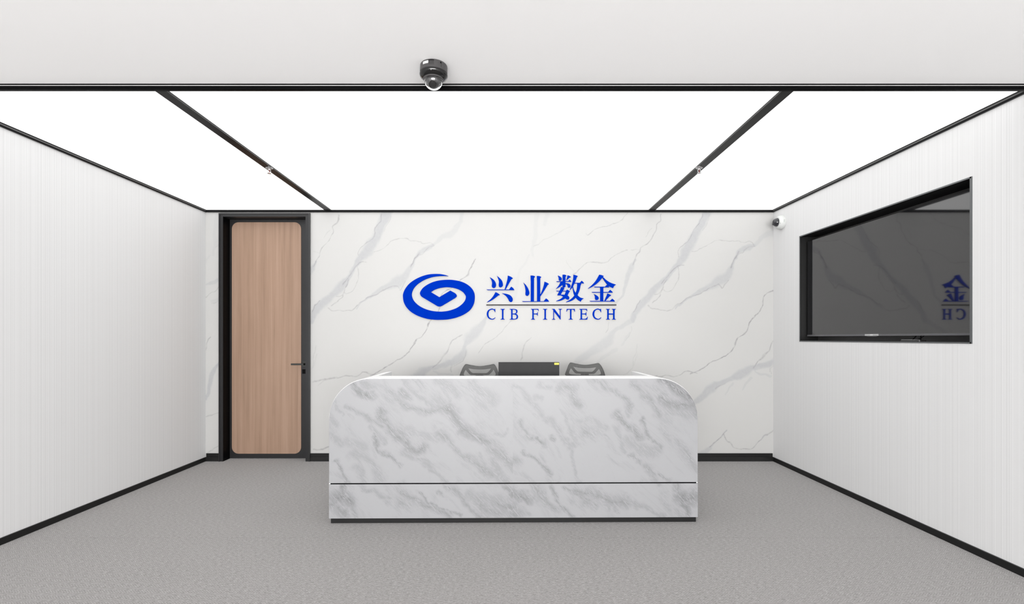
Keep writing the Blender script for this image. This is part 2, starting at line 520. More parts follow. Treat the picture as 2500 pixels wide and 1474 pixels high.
# back wall with its door opening
sB = F / D
DX0, DX1, DZ1 = -3.262, -2.235, 2.826     # door opening
step = 0.0062
def axis(a, b, cuts):
    pts = [a] + sorted(c for c in cuts if a < c < b) + [b]
    out = []
    for p, q in zip(pts, pts[1:]):
        k = max(1, int(round((q - p) / step)))
        out += list(np.linspace(p, q, k + 1)[:-1])
    return np.array(out + [b])
xs = axis(XL, XR, [DX0, DX1]); zs = axis(0.0, ZC + 0.03, [DZ1])
PX = CX + xs * sB; PY = CY - (zs - EYE) * sB
U, V = np.meshgrid(PX, PY)
sh = U.shape
Uw = U + value_noise(sh, 26, 1) * 4.0 + value_noise(sh, 9, 2) * 2.0 + value_noise(sh, 4, 3) * 0.8
Vw = V + value_noise(sh, 26, 4) * 4.0 + value_noise(sh, 9, 5) * 2.0 + value_noise(sh, 4, 6) * 0.8
def veins(Uw, Vw, U, V, strokes, soft):
    R = np.zeros(U.shape, np.float32)
    du = (U[0, -1] - U[0, 0]) / (U.shape[1] - 1); dv = (V[-1, 0] - V[0, 0]) / (U.shape[0] - 1)
    for pts, st in strokes:
        sm = catmull(pts, 4)
        for a, b in zip(sm, sm[1:]):
            wa, wb = max(a[2], 0.75), max(b[2], 0.75)
            pad = max(wa, wb) * 1.7 + 9
            i0 = int(max(0, (min(a[0], b[0]) - pad - U[0, 0]) / du)); i1 = int(min(U.shape[1], (max(a[0], b[0]) + pad - U[0, 0]) / du + 2))
            ja = (min(a[1], b[1]) - pad - V[0, 0]) / dv; jb = (max(a[1], b[1]) + pad - V[0, 0]) / dv
            j0 = int(max(0, min(ja, jb))); j1 = int(min(U.shape[0], max(ja, jb) + 2))
            if i1 <= i0 or j1 <= j0: continue
            uu = Uw[j0:j1, i0:i1]; vv = Vw[j0:j1, i0:i1]
            dx, dy = b[0] - a[0], b[1] - a[1]
            t_ = np.clip(((uu - a[0]) * dx + (vv - a[1]) * dy) / (dx * dx + dy * dy + 1e-9), 0, 1)
            d = np.hypot(uu - a[0] - t_ * dx, vv - a[1] - t_ * dy)
            q = np.clip((1.0 + soft - d / (wa + (wb - wa) * t_)) / (2 * soft), 0, 1)
            q = q * q * (3 - 2 * q)
            np.maximum(R[j0:j1, i0:i1], q * st, out=R[j0:j1, i0:i1])
    return R
bandv = veins(Uw, Vw, U, V, repeated(wall_bands) + strip_bands, 0.45)
linev = veins(Uw, Vw, U, V, repeated(wall_lines) + strip_lines, 0.85)
xm = (xs[:-1] + xs[1:]) / 2; zm = (zs[:-1] + zs[1:]) / 2
keep = ~((xm[None, :] > DX0) & (xm[None, :] < DX1) & (zm[:, None] < DZ1))
me, used = grid_mesh('wall_back', xs, zs, D, keep, None)
set_vein(me, np.stack([bandv.ravel()[used], linev.ravel()[used]], -1))
wall_back = link_mesh('wall_back', me, M_wallmarble)
tag(wall_back, kind='structure')
bm = bmesh.new()
add_box(bm, XL - 0.12, DX0, D + 0.001, D + 0.2, 0, ZC + 0.03)
add_box(bm, DX1, XR + 0.3, D + 0.001, D + 0.2, 0, ZC + 0.03)
add_box(bm, DX0, DX1, D + 0.001, D + 0.2, DZ1, ZC + 0.03)
obj('wall_core', bm, M_plain, wall_back)

wall_left = box('wall_left', XL - 0.12, XL, YF, D, 0, ZC + 0.03, M_rib)
tag(wall_left, kind='structure')
# right wall with the recess for the screen
NY0, NY1, NZ0, NZ1 = 3.215, 5.092, 1.369, 2.449
bm = bmesh.new()
add_box(bm, XR, XR + 0.3, YF, NY0, 0, ZC + 0.03)
add_box(bm, XR, XR + 0.3, NY1, D, 0, ZC + 0.03)
add_box(bm, XR, XR + 0.3, NY0, NY1, 0, NZ0)
add_box(bm, XR, XR + 0.3, NY0, NY1, NZ1, ZC + 0.03)
bmesh.ops.remove_doubles(bm, verts=bm.verts[:], dist=1e-5)
wall_right = obj('wall_right', bm, M_rib)
tag(wall_right, kind='structure')
tag(box('wall_front', XL - 0.12, XR + 0.3, YF - 0.1, YF, 0, ZC + 0.03, M_plain), kind='structure')

# ceiling in front of the luminous area
YB = 2.826                                 # front face of the long beam
ceiling = box('ceiling', XL - 0.12, XR + 0.3, YF, YB - 0.004, ZC, ZC + 0.1, M_ceil)
tag(ceiling, kind='structure')
tag(box('ceiling', XL - 0.12, XR + 0.3, YB - 0.005, D + 0.2, ZC + 0.03, ZC + 0.1, M_plain), kind='structure')

# black trims around the luminous ceiling
def bar_y(name, prof, y0, y1, m):
    bm = bmesh.new(); add_prism(bm, prof, lambda p: (p[0], y0, p[1]), lambda p: (p[0], y1, p[1]))
    return tag(obj(name, bm, m), kind='structure')
def bar_x(name, prof, x0, x1, m):
    bm = bmesh.new(); add_prism(bm, prof, lambda p: (x0, p[0], p[1]), lambda p: (x1, p[0], p[1]))
    return tag(obj(name, bm, m), kind='structure')
M_highlight = mat('painted_trim_highlight', (0.11, 0.11, 0.108), 0.35, 0.0, 0.4)  # grey strip colour stands in for the highlight reflected along the black trims
beam = bar_x('trim_1', [(YB, 2.849), (YB, 2.837), (YB + 0.004, 2.831), (YB + 0.011, ZT), (YB + 0.024, ZT), (YB + 0.026, 2.832), (YB + 0.026, ZC), (YB + 0.010, ZC), (YB + 0.010, 2.849)], XL, XR, M_beam)
box('added_light_blocker', XL, XR, YB - 0.004, YB + 0.014, ZC + 0.001, ZC + 0.029, M_beam, beam)  # black backing added to stop panel light leaking through the gap
box('reveal_bead', XL, XR, YB - 0.0005, YB + 0.010, 2.8500, 2.8535, M_alu, beam)
t2 = bar_y('trim_2', [(XL, ZT), (XL + 0.013, ZT), (XL + 0.0165, 2.834), (XL + 0.019, 2.845), (XL + 0.021, 2.848), (XL + 0.021, ZC), (XL, ZC)], YB + 0.026, D, M_trim)
t3 = bar_y('trim_3', [(XR, ZT), (XR - 0.013, ZT), (XR - 0.0165, 2.834), (XR - 0.019, 2.845), (XR - 0.021, 2.848), (XR - 0.021, ZC), (XR, ZC)], YF, D, M_trim)
t4 = bar_x('trim_4', [(D, ZT), (D - 0.020, ZT), (D - 0.024, 2.836), (D - 0.024, 2.846), (D - 0.027, 2.849), (D - 0.027, ZC), (D, ZC)], XL + 0.021, XR - 0.021, M_trim)
def highlight_y(x0, z0, x1, z1, par, y0=YB + 0.026, y1=D - 0.027):  # thin strip that paints a reflected highlight along a trim edge
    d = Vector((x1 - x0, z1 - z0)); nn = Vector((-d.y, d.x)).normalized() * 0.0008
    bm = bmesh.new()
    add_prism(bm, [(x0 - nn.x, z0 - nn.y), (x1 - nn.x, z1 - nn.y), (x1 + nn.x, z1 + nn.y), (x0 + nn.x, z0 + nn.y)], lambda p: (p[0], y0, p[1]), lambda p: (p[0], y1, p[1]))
    obj('trim_highlight', bm, M_highlight, par)
highlight_y(XL + 0.0180, 2.8395, XL + 0.0205, 2.8465, t2)
highlight_y(XR - 0.0180, 2.8395, XR - 0.0205, 2.8465, t3)
box('trim_highlight', XL + 0.021, XR - 0.021, D - 0.0275, D - 0.0262, 2.850, 2.856, M_highlight, t4)
def divider(name, x0, x1, inner):
    dv = bar_y(name, [(x0, ZC), (x0, 2.850), (x0 + 0.005, 2.845), (x1 - 0.005, 2.845), (x1, 2.850), (x1, ZC)], YB + 0.026, D - 0.027, M_trim)
    xe, sg = (x1, -1) if inner > 0 else (x0, 1)
    highlight_y(xe + sg * 0.0045, 2.8455, xe + sg * 0.0005, 2.8495, dv)
DL = (-2.064, -1.990); DR = (1.608, 1.686)
divider('trim_5', *DL, 1); divider('trim_6', *DR, -1)

# three luminous ceiling panels
def light_panel(x0, x1, label):
    o = box('ceiling_light', x0, x1, YB + 0.026, D - 0.027, ZC - 0.004, ZC + 0.012, M_light)
    tag(o, label, 'ceiling light', 'luminous ceiling panels')
light_panel(XL + 0.021, DL[0], 'luminous white ceiling panel along the left wall, above the wooden door')
light_panel(DL[1], DR[0], 'widest luminous white ceiling panel, between the two black dividers')
light_panel(DR[1], XR - 0.021, 'luminous white ceiling panel along the right wall, above the wall screen')

# baseboards
def base_back(name, x0, x1):
    o = tag(box(name, x0, x1, D - 0.010, D, 0.046, 0.089, M_base, bevel=0.0015), kind='structure')
    box('lower_ledge', x0, x1, D - 0.020, D, 0.0, 0.050, mat('black_skirting_ledge', (0.010, 0.010, 0.010), 0.25), o, bevel=0.003)
base_back('baseboard_back', XL + 0.012, DX0 - 0.004)
base_back('baseboard_back', DX1 + 0.004, XR - 0.012)
tag(box('baseboard_left', XL, XL + 0.012, YF, D, 0.0, 0.047, M_base, bevel=0.002), kind='structure')
tag(box('baseboard_right', XR - 0.012, XR, YF, D, 0.0, 0.047, M_base, bevel=0.002), kind='structure')

# ------------------------------------------------------------------ door
door = empty('door_1', (-2.75, D, 0), kind='structure')
fx0, fx1, fz1 = DX0, DX1, 2.816
def frame_member(name, x0, x1, z0, z1, y0=D - 0.022, y1=D + 0.14):
    return box(name, x0, x1, y0, y1, z0, z1, M_doorframe, door, bevel=0.002)
frame_member('door_jamb', fx0, fx0 + 0.042, 0.0, fz1)
frame_member('door_jamb', fx1 - 0.048, fx1, 0.0, fz1)
frame_member('door_head', fx0 + 0.042, fx1 - 0.048, fz1 - 0.038, fz1)
box('jamb_dark_sheet', fx0 + 0.042, fx0 + 0.0435, D - 0.018, D + 0.113, 0.0, fz1 - 0.038, M_beam, door)  # near-black sheet laid over the jamb to darken its inner face
# raised outer fillets that catch the light
box('jamb_fillet', fx0 - 0.004, fx0 + 0.008, D - 0.030, D - 0.018, 0.0, fz1, M_black, door, bevel=0.002)
box('jamb_fillet', fx1 - 0.010, fx1 + 0.004, D - 0.030, D - 0.018, 0.0, fz1, M_black, door, bevel=0.002)
box('head_fillet', fx0 + 0.008, fx1 - 0.010, D - 0.030, D - 0.018, fz1 - 0.012, fz1 + 0.002, M_black, door, bevel=0.002)
LY = D + 0.114
leaf = box('door_leaf', fx0 + 0.044, fx1 - 0.050, LY, LY + 0.04, 0.004, fz1 - 0.040, M_doorframe, door, bevel=0.002)
sL = F / LY
def leafx(px): return (px - CX) / sL
def leafz(py): return EYE + (CY - py) / sL
def rrect(x0, x1, z0, z1, r, n=8):
    pts = []
    for cx, cz, a0 in ((x1 - r, z0 + r, -90), (x1 - r, z1 - r, 0), (x0 + r, z1 - r, 90), (x0 + r, z0 + r, 180)):
        for k in range(n + 1):
            a = math.radians(a0 + 90 * k / n)
            pts.append((cx + r * math.cos(a), cz + r * math.sin(a)))
    return pts
pan = rrect(leafx(566.5), leafx(735.5), leafz(1107), leafz(542.5), 0.078)
bm = bmesh.new(); add_prism(bm, pan, lambda p: (p[0], LY - 0.004, p[1]), lambda p: (p[0], LY + 0.010, p[1]))
obj('door_panel', bm, M_oak, leaf, angle=40)
# lever handle
hx, hz = leafx(744.0), leafz(888.5)
bm = bmesh.new()
add_box(bm, hx - 0.026, hx + 0.012, LY - 0.008, LY, hz - 0.030, hz + 0.030)
add_box(bm, hx - 0.012, hx + 0.010, LY - 0.058, LY - 0.008, hz - 0.010, hz + 0.010)
add_box(bm, leafx(717) - 0.006, hx + 0.010, LY - 0.062, LY - 0.046, hz - 0.0095, hz + 0.0095)
tag(obj('door_handle', bm, mat('black_handle', (0.010, 0.011, 0.009), 0.45), leaf, bevel=0.001), 'black lever handle')
box('lock_plate', hx - 0.026, hx + 0.012, LY - 0.006, LY, leafz(912), leafz(901), M_beam, leaf, bevel=0.001)

# ------------------------------------------------------------------ wall sign
SY = 5.584
def A1(p): return (1180 + p[0] / 14.706, 660 + p[1] / 14.706)
def A2(p): return (1345 + p[0] / 14.706, 660 + p[1] / 14.706)
def A3(p): return (1180 + p[0] / 14.706, 735 + p[1] / 14.706)
def A4(p): return (1345 + p[0] / 14.706, 735 + p[1] / 14.706)
def AE(p): return (975 + p[0] / 11.338, 660 + p[1] / 11.338)
sign = empty('wall_sign', P(1245, 725, SY), 'raised blue company sign on the marble wall, oval emblem and lettering', 'sign')
def sign_piece(name, shapes, conv, m=M_blue, depth=0.014, n=5, label=None):
    """shapes: list of strokes, each a list of loops (outline first, then holes)"""
    V_, F_ = [], []
    for k, loops in enumerate(shapes):
        ls = []
        for lp in loops:
            ls.append([(lambda q: (q.x, q.z))(P(*conv(p), SY)) for p in smooth_loop(lp, n)])
        dd = depth - 0.0002 * k
        vs, fs = flat_shape(ls, dd)
        off = len(V_)
        for v in vs: V_.append((v[0], D - dd / 2 - v[2], v[1]))
        F_ += [tuple(i + off for i in f) for f in fs]
    me = bpy.data.meshes.new(name); me.from_pydata(V_, [], F_); me.update()
    bm = bmesh.new(); bm.from_mesh(me)
    bmesh.ops.remove_doubles(bm, verts=bm.verts[:], dist=1e-5)
    bmesh.ops.recalc_face_normals(bm, faces=bm.faces[:])
    bm.to_mesh(me); bm.free()
    o = link_mesh(name, me, m, sign)
    if label: o['label'] = label
    return o
c = 1
emblem = [(1360,155,c),(1280,128),(1150,102),(1000,95),(820,108),(640,155),(450,240),(280,360),(160,510),(105,640),(98,730),(120,870),(190,1010),(320,1145),(510,1255),(750,1335),(950,1362),(1110,1367),(1330,1355),(1570,1305),(1780,1220),(1960,1090),(2060,920),(2087,740),(2065,600),(1990,480),(1860,375),(1700,305),(1500,265),(1310,257),(1110,275),(930,320),(780,390),(660,475),(600,550),(570,615),(575,665),(605,715),(660,755,c),(1040,980,c),(1070,993),(1105,998),(1150,990),(1185,975,c),(1545,760,c),(1583,722),(1583,680),(1555,640),(1520,615,c),(1410,555,c),(1105,738,c),(872,598,c),(960,540),(1080,495),(1200,472),(1320,462),(1480,478),(1640,525),(1760,600),(1825,685),(1840,745),(1810,840),(1720,945),(1580,1040),(1400,1105),(1250,1132),(1105,1138),(900,1118),(690,1055),(520,960),(400,840),(345,720),(345,620),(400,490),(520,365),(700,255),(900,185),(1080,158),(1230,152)]
sign_piece('emblem', [[emblem]], AE, depth=0.016, label='blue oval spiral emblem with a diamond centre')
xing = [
 [(228,238,c),(330,300),(415,385),(458,500),(435,595),(375,630),(318,600),(303,545),(313,450),(290,345)],
 [(487,190,c),(580,265),(670,370),(705,500),(685,570),(617,605),(562,575),(550,500),(560,400),(530,290)],
 [(880,180,c),(985,222),(1062,272,c),(1045,292),(1005,315,c),(795,690,c),(760,690,c),(830,450),(868,290)],
 [(108,672,c),(155,682,c),(920,682,c),(1000,578,c),(1070,630),(1115,705,c),(150,705,c)],
 [(435,775,c),(515,812),(590,865,c),(585,880),(540,893,c),(400,1005),(270,1085),(135,1145,c),(135,1130,c),(260,1030),(360,910)],
 [(665,815,c),(830,840),(965,890),(1040,975),(1058,1045),(1035,1115),(980,1132),(925,1095),(880,1005),(800,905)]]
ye = [
 [(1438,432,c),(1530,525),(1610,650),(1655,795),(1630,880),(1575,912),(1520,880),(1510,815),(1517,720),(1490,560)],
 [(1695,180,c),(1780,182),(1860,210,c),(1850,235),(1822,265,c),(1818,1120,c),(1703,1120,c),(1705,400,c)],
 [(1922,195,c),(2010,200),(2083,230,c),(2075,250),(2045,278,c),(2045,1120,c),(1930,1120,c),(1930,400,c)],
 [(2195,400,c),(2285,435),(2358,480,c),(2350,495),(2310,520,c),(2180,740),(2040,950,c),(2040,850,c),(2065,835,c),(2140,640),(2185,480)],
 [(1388,1100,c),(1435,1102,c),(2170,1102,c),(2250,1000,c),(2315,1045),(2365,1118,c),(1425,1125,c)]]
shu = [
 [(250,180,c),(320,210),(378,260),(395,310),(370,360),(330,370),(290,350),(283,290),(275,240)],
 [(420,150,c),(500,150),(562,180,c),(550,200),(528,225,c),(526,585,c),(470,622,c),(420,600,c),(425,390,c)],
 [(597,172,c),(660,190),(725,228,c),(710,243),(680,255,c),(545,370,c),(570,300),(590,230)],
 [(192,385,c),(230,385,c),(620,385,c),(672,325,c),(710,360),(738,408,c),(230,410,c)],
 [(348,405,c),(432,400,c),(428,510,c),(320,590),(185,662,c),(185,652,c),(270,555),(320,470)],
 [(524,455,c),(610,460),(685,495),(710,550),(690,605),(650,620),(615,600),(600,545),(575,500),(524,487,c)],
 [(370,592,c),(435,612),(495,655,c),(455,690,c),(355,868,c),(355,895,c),(250,893,c),(232,880,c),(300,750),(340,670)],
 [(340,890,c),(355,866,c),(495,866,c),(600,892,c),(655,945),(662,1000),(640,1042),(600,1045),(560,1030),(500,985),(430,930),(380,905)],
 [(575,685,c),(635,710),(690,742,c),(655,785,c),(600,890),(520,1000),(360,1080),(190,1103,c),(190,1090,c),(330,1030),(430,950),(490,880),(535,765,c),(545,735,c)],
 [(185,725,c),(230,725,c),(550,725,c),(550,748,c),(225,750,c)],
 [(812,150,c),(895,170),(970,200,c),(960,218),(935,245,c),(865,430),(780,600),(690,705,c),(680,690,c),(740,540),(790,370),(808,240)],
 [(850,440,c),(1040,440,c),(1105,365,c),(1160,410),(1195,462,c),(840,465,c)],
 [(945,460,c),(1075,465,c),(1095,490,c),(1070,525,c),(1040,680),(960,880),(890,985),(740,1090),(550,1140,c),(545,1128,c),(700,1040),(840,900),(920,720),(945,560)],
 [(795,560,c),(780,600,c),(800,740),(840,880),(950,1040),(1075,1118,c),(1115,1050),(1185,1003,c),(1060,970),(960,885),(890,800),(830,690)]]
jin = [
 [(1740,150,c),(1820,165),(1900,195,c),(1890,215),(1865,232,c),(1850,262,c),(1700,430),(1530,560),(1340,655,c),(1340,640,c),(1500,500),(1640,330)],
 [(1875,232,c),(2000,350),(2150,440),(2345,508,c),(2280,550),(2235,632,c),(2080,555),(1960,420),(1848,255,c)],
 [(1548,578,c),(1590,580,c),(1950,580,c),(2012,512,c),(2060,550),(2105,605,c),(1585,605,c)],
 [(1765,600,c),(1915,600,c),(1885,635,c),(1885,1110,c),(1775,1110,c),(1775,640,c)],
 [(1465,770,c),(1500,770,c),(2065,770,c),(2132,692,c),(2180,735),(2230,780,c),(2210,795,c),(1505,795,c)],
 [(1542,845,c),(1620,880),(1695,935),(1720,985),(1700,1045),(1645,1062),(1598,1040),(1587,985),(1580,910)],
 [(2030,822,c),(2100,850),(2165,885,c),(2160,903),(2115,925,c),(1960,1095,c),(1925,1095,c),(1970,980),(2010,890)],
 [(1395,1090,c),(1430,1090,c),(2125,1090,c),(2207,1010,c),(2255,1050),(2305,1105,c),(2290,1115,c),(1430,1115,c)]]
for ch, conv, lab in ((xing, A1, 'blue first Chinese character of the sign'), (ye, A1, 'blue second Chinese character of the sign'), (shu, A2, 'blue third Chinese character of the sign'), (jin, A2, 'blue fourth Chinese character of the sign')):
    sign_piece('character', [[s] for s in ch], conv, label=lab)
a, b = P(1187.2, 743.0, SY), P(1505.2, 745.3, SY)
tag(box('divider_line', a.x, b.x, D - 0.012, D, b.z, a.z, M_line, sign), label='thin dark line between the two rows of lettering')
letI = [(615,275,c),(770,275,c),(770,292,c),(735,302),(722,330,c),(722,605,c),(735,635),(770,645,c),(770,660,c),(615,660,c),(615,645,c),(655,635),(668,605,c),(668,330,c),(655,302),(615,292,c)]
letC = [(425,270,c),(430,395,c),(418,395,c),(385,330),(310,297),(215,345),(182,460),(210,570),(310,632),(380,612),(425,578,c),(435,592,c),(375,648),(300,662),(180,610),(120,470),(165,330),(290,264),(350,272),(390,288),(412,270,c)]
letB = [(945,275,c),(1100,275,c),(1200,300),(1228,370),(1205,425),(1175,448,c),(1225,490),(1248,555),(1220,630),(1110,660,c),(945,660,c),(945,645,c),(985,635),(998,605,c),(998,330,c),(985,300),(945,292,c)]
holB1 = [(1050,300,c),(1105,300,c),(1165,325),(1178,370),(1160,425),(1105,440,c),(1050,440,c)]
holB2 = [(1050,472,c),(1115,474,c),(1180,505),(1195,555),(1170,615),(1110,632),(1065,628),(1050,605,c)]
letF = [(1712,275,c),(1980,275,c),(1992,355,c),(1978,355,c),(1960,315),(1910,300,c),(1812,300,c),(1812,440,c),(1900,440,c),(1930,430),(1945,390,c),(1958,390,c),(1958,522,c),(1945,522,c),(1930,485),(1900,472,c),(1812,472,c),(1812,605,c),(1822,632),(1858,645,c),(1858,660,c),(1712,660,c),(1712,645,c),(1750,632),(1760,605,c),(1760,330,c),(1748,302),(1712,292,c)]
letN = [(40,275,c),(130,275,c),(325,535,c),(325,330,c),(315,302),(278,292,c),(278,275,c),(400,275,c),(400,292,c),(362,302),(352,330,c),(352,660,c),(340,660,c),(115,375,c),(115,605,c),(125,635),(160,645,c),(160,660,c),(40,660,c),(40,645,c),(78,635),(90,605,c),(90,325,c),(75,300),(40,292,c)]
letT = [(570,275,c),(862,275,c),(868,372,c),(850,372,c),(835,320),(800,302,c),(742,302,c),(742,605,c),(755,635),(790,645,c),(790,660,c),(640,660,c),(640,645,c),(680,635),(690,605,c),(690,302,c),(630,302,c),(595,320),(578,372,c),(560,372,c)]
letE = [(1025,275,c),(1298,275,c),(1308,355,c),(1293,355,c),(1275,315),(1225,300,c),(1122,300,c),(1122,440,c),(1215,440,c),(1250,430),(1265,390,c),(1277,390,c),(1277,522,c),(1265,522,c),(1248,485),(1215,472,c),(1122,472,c),(1122,610,c),(1140,630),(1230,630),(1290,600),(1318,555,c),(1330,560,c),(1305,660,c),(1025,660,c),(1025,645,c),(1062,635),(1072,605,c),(1072,330,c),(1060,302),(1025,292,c)]
letH = [(1985,275,c),(2128,275,c),(2128,292,c),(2092,302),(2082,330,c),(2082,440,c),(2240,440,c),(2240,330,c),(2230,302),(2193,292,c),(2193,275,c),(2338,275,c),(2338,292,c),(2303,302),(2293,330,c),(2293,605,c),(2303,635),(2338,645,c),(2338,660,c),(2193,660,c),(2193,645,c),(2230,635),(2240,605,c),(2240,480,c),(2082,480,c),(2082,605,c),(2092,635),(2128,645,c),(2128,660,c),(1985,660,c),(1985,645,c),(2020,635),(2030,605,c),(2030,330,c),(2020,302),(1985,292,c)]
def shifted(l, dx): return [(p[0] + dx,) + tuple(p[1:]) for p in l]
for loops, conv, lab in (([letC], A3, 'C'), ([letI], A3, 'I'), ([letB, holB1, holB2], A3, 'B'), ([letF], A3, 'F'), ([shifted(letI, 1528)], A3, 'I'), ([letN], A4, 'N'), ([letT], A4, 'T'), ([letE], A4, 'E'), ([shifted(letC, 1379)], A4, 'C'), ([letH], A4, 'H')):
    sign_piece('letter', [loops], conv, depth=0.011)

# ------------------------------------------------------------------ reception desk
desk = empty('reception_desk', (0.056, 3.733, 0), 'white marble reception desk with rounded top corners and black plinth', 'desk')
FY = 3.720                                   # face of the marble cladding
sD = F / FY
X0, X1, ZTOP, RC = -1.343, 1.455, 1.096, 0.31
def desk_outline(x0, x1, z0, z1, r, n=18):
    pts = [(x0, z0), (x1, z0)]
    for k in range(n + 1):
        a = math.radians(90 * k / n); pts.append((x1 - r + r * math.cos(a), z1 - r + r * math.sin(a)))
    for k in range(n + 1):
        a = math.radians(90 + 90 * k / n); pts.append((x0 + r + r * math.cos(a), z1 - r + r * math.sin(a)))
    return pts
# white carcass: two rounded side pedestals, front board, top ledge and worktop
def wing(x_out, x_in):
    r = abs(x_in - x_out); sg = 1 if x_in > x_out else -1
    pts = [(x_out, 0.040)]
    for k in range(21):
        a = math.radians(90 * k / 20)
        pts.append((x_out + sg * (r - r * math.cos(a)), ZTOP - r + r * math.sin(a)))
    pts.append((x_in, 0.040))
    bm = bmesh.new(); add_prism(bm, pts, lambda p: (p[0], FY + 0.012, p[1]), lambda p: (p[0], 4.465, p[1]))
    return obj('side_cabinet', bm, M_white, desk, angle=30)
wing(X0, X0 + RC); wing(X1, X1 - RC)
xi0, xi1 = X0 + RC, X1 - RC
box('top_ledge', xi0, xi1, FY + 0.012, 3.966, ZTOP - 0.040, ZTOP, M_white, desk, bevel=0.0015)
box('front_board', xi0, xi1, FY + 0.012, FY + 0.034, 0.040, ZTOP - 0.040, M_white, desk)
box('worktop', xi0, xi1, FY + 0.034, 4.440, 0.725, 0.750, M_white, desk, bevel=0.001)
box('plinth', -1.330, 1.443, 3.733, 4.40, 0.0, 0.040, M_base, desk)
zg0, zg1 = 0.2965, 0.3065                    # the dark groove
box('groove_strip', -1.330, 1.442, FY + 0.004, FY + 0.014, zg0 - 0.002, zg1 + 0.002, M_beam, desk)

def DLc(l): return [(780 + p[0] / 3.685, 890 + p[1] / 3.685, p[2] / 3.685) for p in l]
def DRc(l): return [(1240 + p[0] / 3.685, 890 + p[1] / 3.685, p[2] / 3.685) for p in l]
def W(l, w_): return [(p[0], p[1], w_) for p in l]
dl = [
 ([(300,150),(360,210),(420,250),(470,275)],30,.8), ([(90,460),(160,520)],20,.45), ([(120,340),(240,440)],8,.4),
 ([(270,360),(320,390),(400,460),(500,520),(560,575)],16,.5), ([(560,420),(590,500),(640,560),(700,640),(760,680),(840,740),(940,760)],34,.65),
 ([(480,650),(540,720),(600,780),(680,880),(720,920)],13,.65), ([(640,240),(720,310),(800,370),(870,390),(960,410),(1040,390),(1130,390)],24,.5),
 ([(1130,390),(1220,460),(1300,560),(1380,610),(1480,690)],40,.72), ([(1080,640),(1160,680),(1250,760),(1350,850),(1450,930),(1560,1010)],22,.5),
 ([(760,780),(860,850),(960,900),(1040,960),(1130,1040)],18,.45), ([(1530,770),(1640,830),(1740,880)],40,.5), ([(1430,840),(1480,930)],8,.35),
 ([(1540,880),(1600,1000),(1680,1060)],30,.45), ([(300,790),(400,860),(480,920),(560,1000)],30,.4), ([(140,850),(200,910),(215,1000),(220,1062)],13,.65),
 ([(320,920),(360,1000),(400,1060)],18,.4), ([(100,620),(180,690)],22,.45), ([(240,660),(330,720),(400,760)],30,.35), ([(1040,310),(1140,370),(1230,420)],36,.4),
 ([(780,160),(880,260),(960,320),(1040,380)],10,.45), ([(1060,150),(1160,210),(1210,240)],28,.45), ([(1380,170),(1500,260),(1560,300)],40,.4),
 ([(400,140),(500,190)],20,.45), ([(740,240),(790,270)],26,.6), ([(700,560),(780,640),(840,700)],10,.5), ([(820,570),(960,640),(1080,700)],14,.35),
 ([(460,560),(500,640),(600,690)],14,.4), ([(1100,200),(1150,310)],7,.4), ([(1380,590),(1440,660)],12,.6), ([(1100,650),(1150,690)],26,.5),
 ([(1040,970),(1090,1010)],12,.45), ([(1570,590),(1640,615),(1700,560)],7,.35), ([(60,580),(130,640),(200,700)],14,.35),
 # plain lower band, left
 ([(205,1080),(195,1130),(190,1180)],12,.65), ([(150,1215),(200,1195),(245,1235)],55,.8), ([(95,1262),(150,1290),(200,1340)],34,.55), ([(250,1260),(310,1355)],18,.55),
 ([(400,1090),(500,1150),(640,1195)],12,.45), ([(720,1090),(760,1170),(800,1220),(880,1250),(980,1270),(1080,1320),(1160,1360)],24,.55),
 ([(880,1150),(960,1200),(1060,1260),(1160,1310),(1280,1368)],8,.6), ([(1160,1090),(1260,1150),(1330,1250),(1400,1300),(1480,1360)],17,.5),
 ([(1330,1150),(1420,1180),(1500,1200),(1600,1220),(1740,1230)],30,.45), ([(1440,1190),(1520,1290),(1600,1330)],38,.5), ([(1600,1250),(1700,1290),(1750,1340)],64,.5),
 ([(1650,1090),(1750,1150)],18,.6), ([(1080,1140),(1125,1148)],8,.5),
]
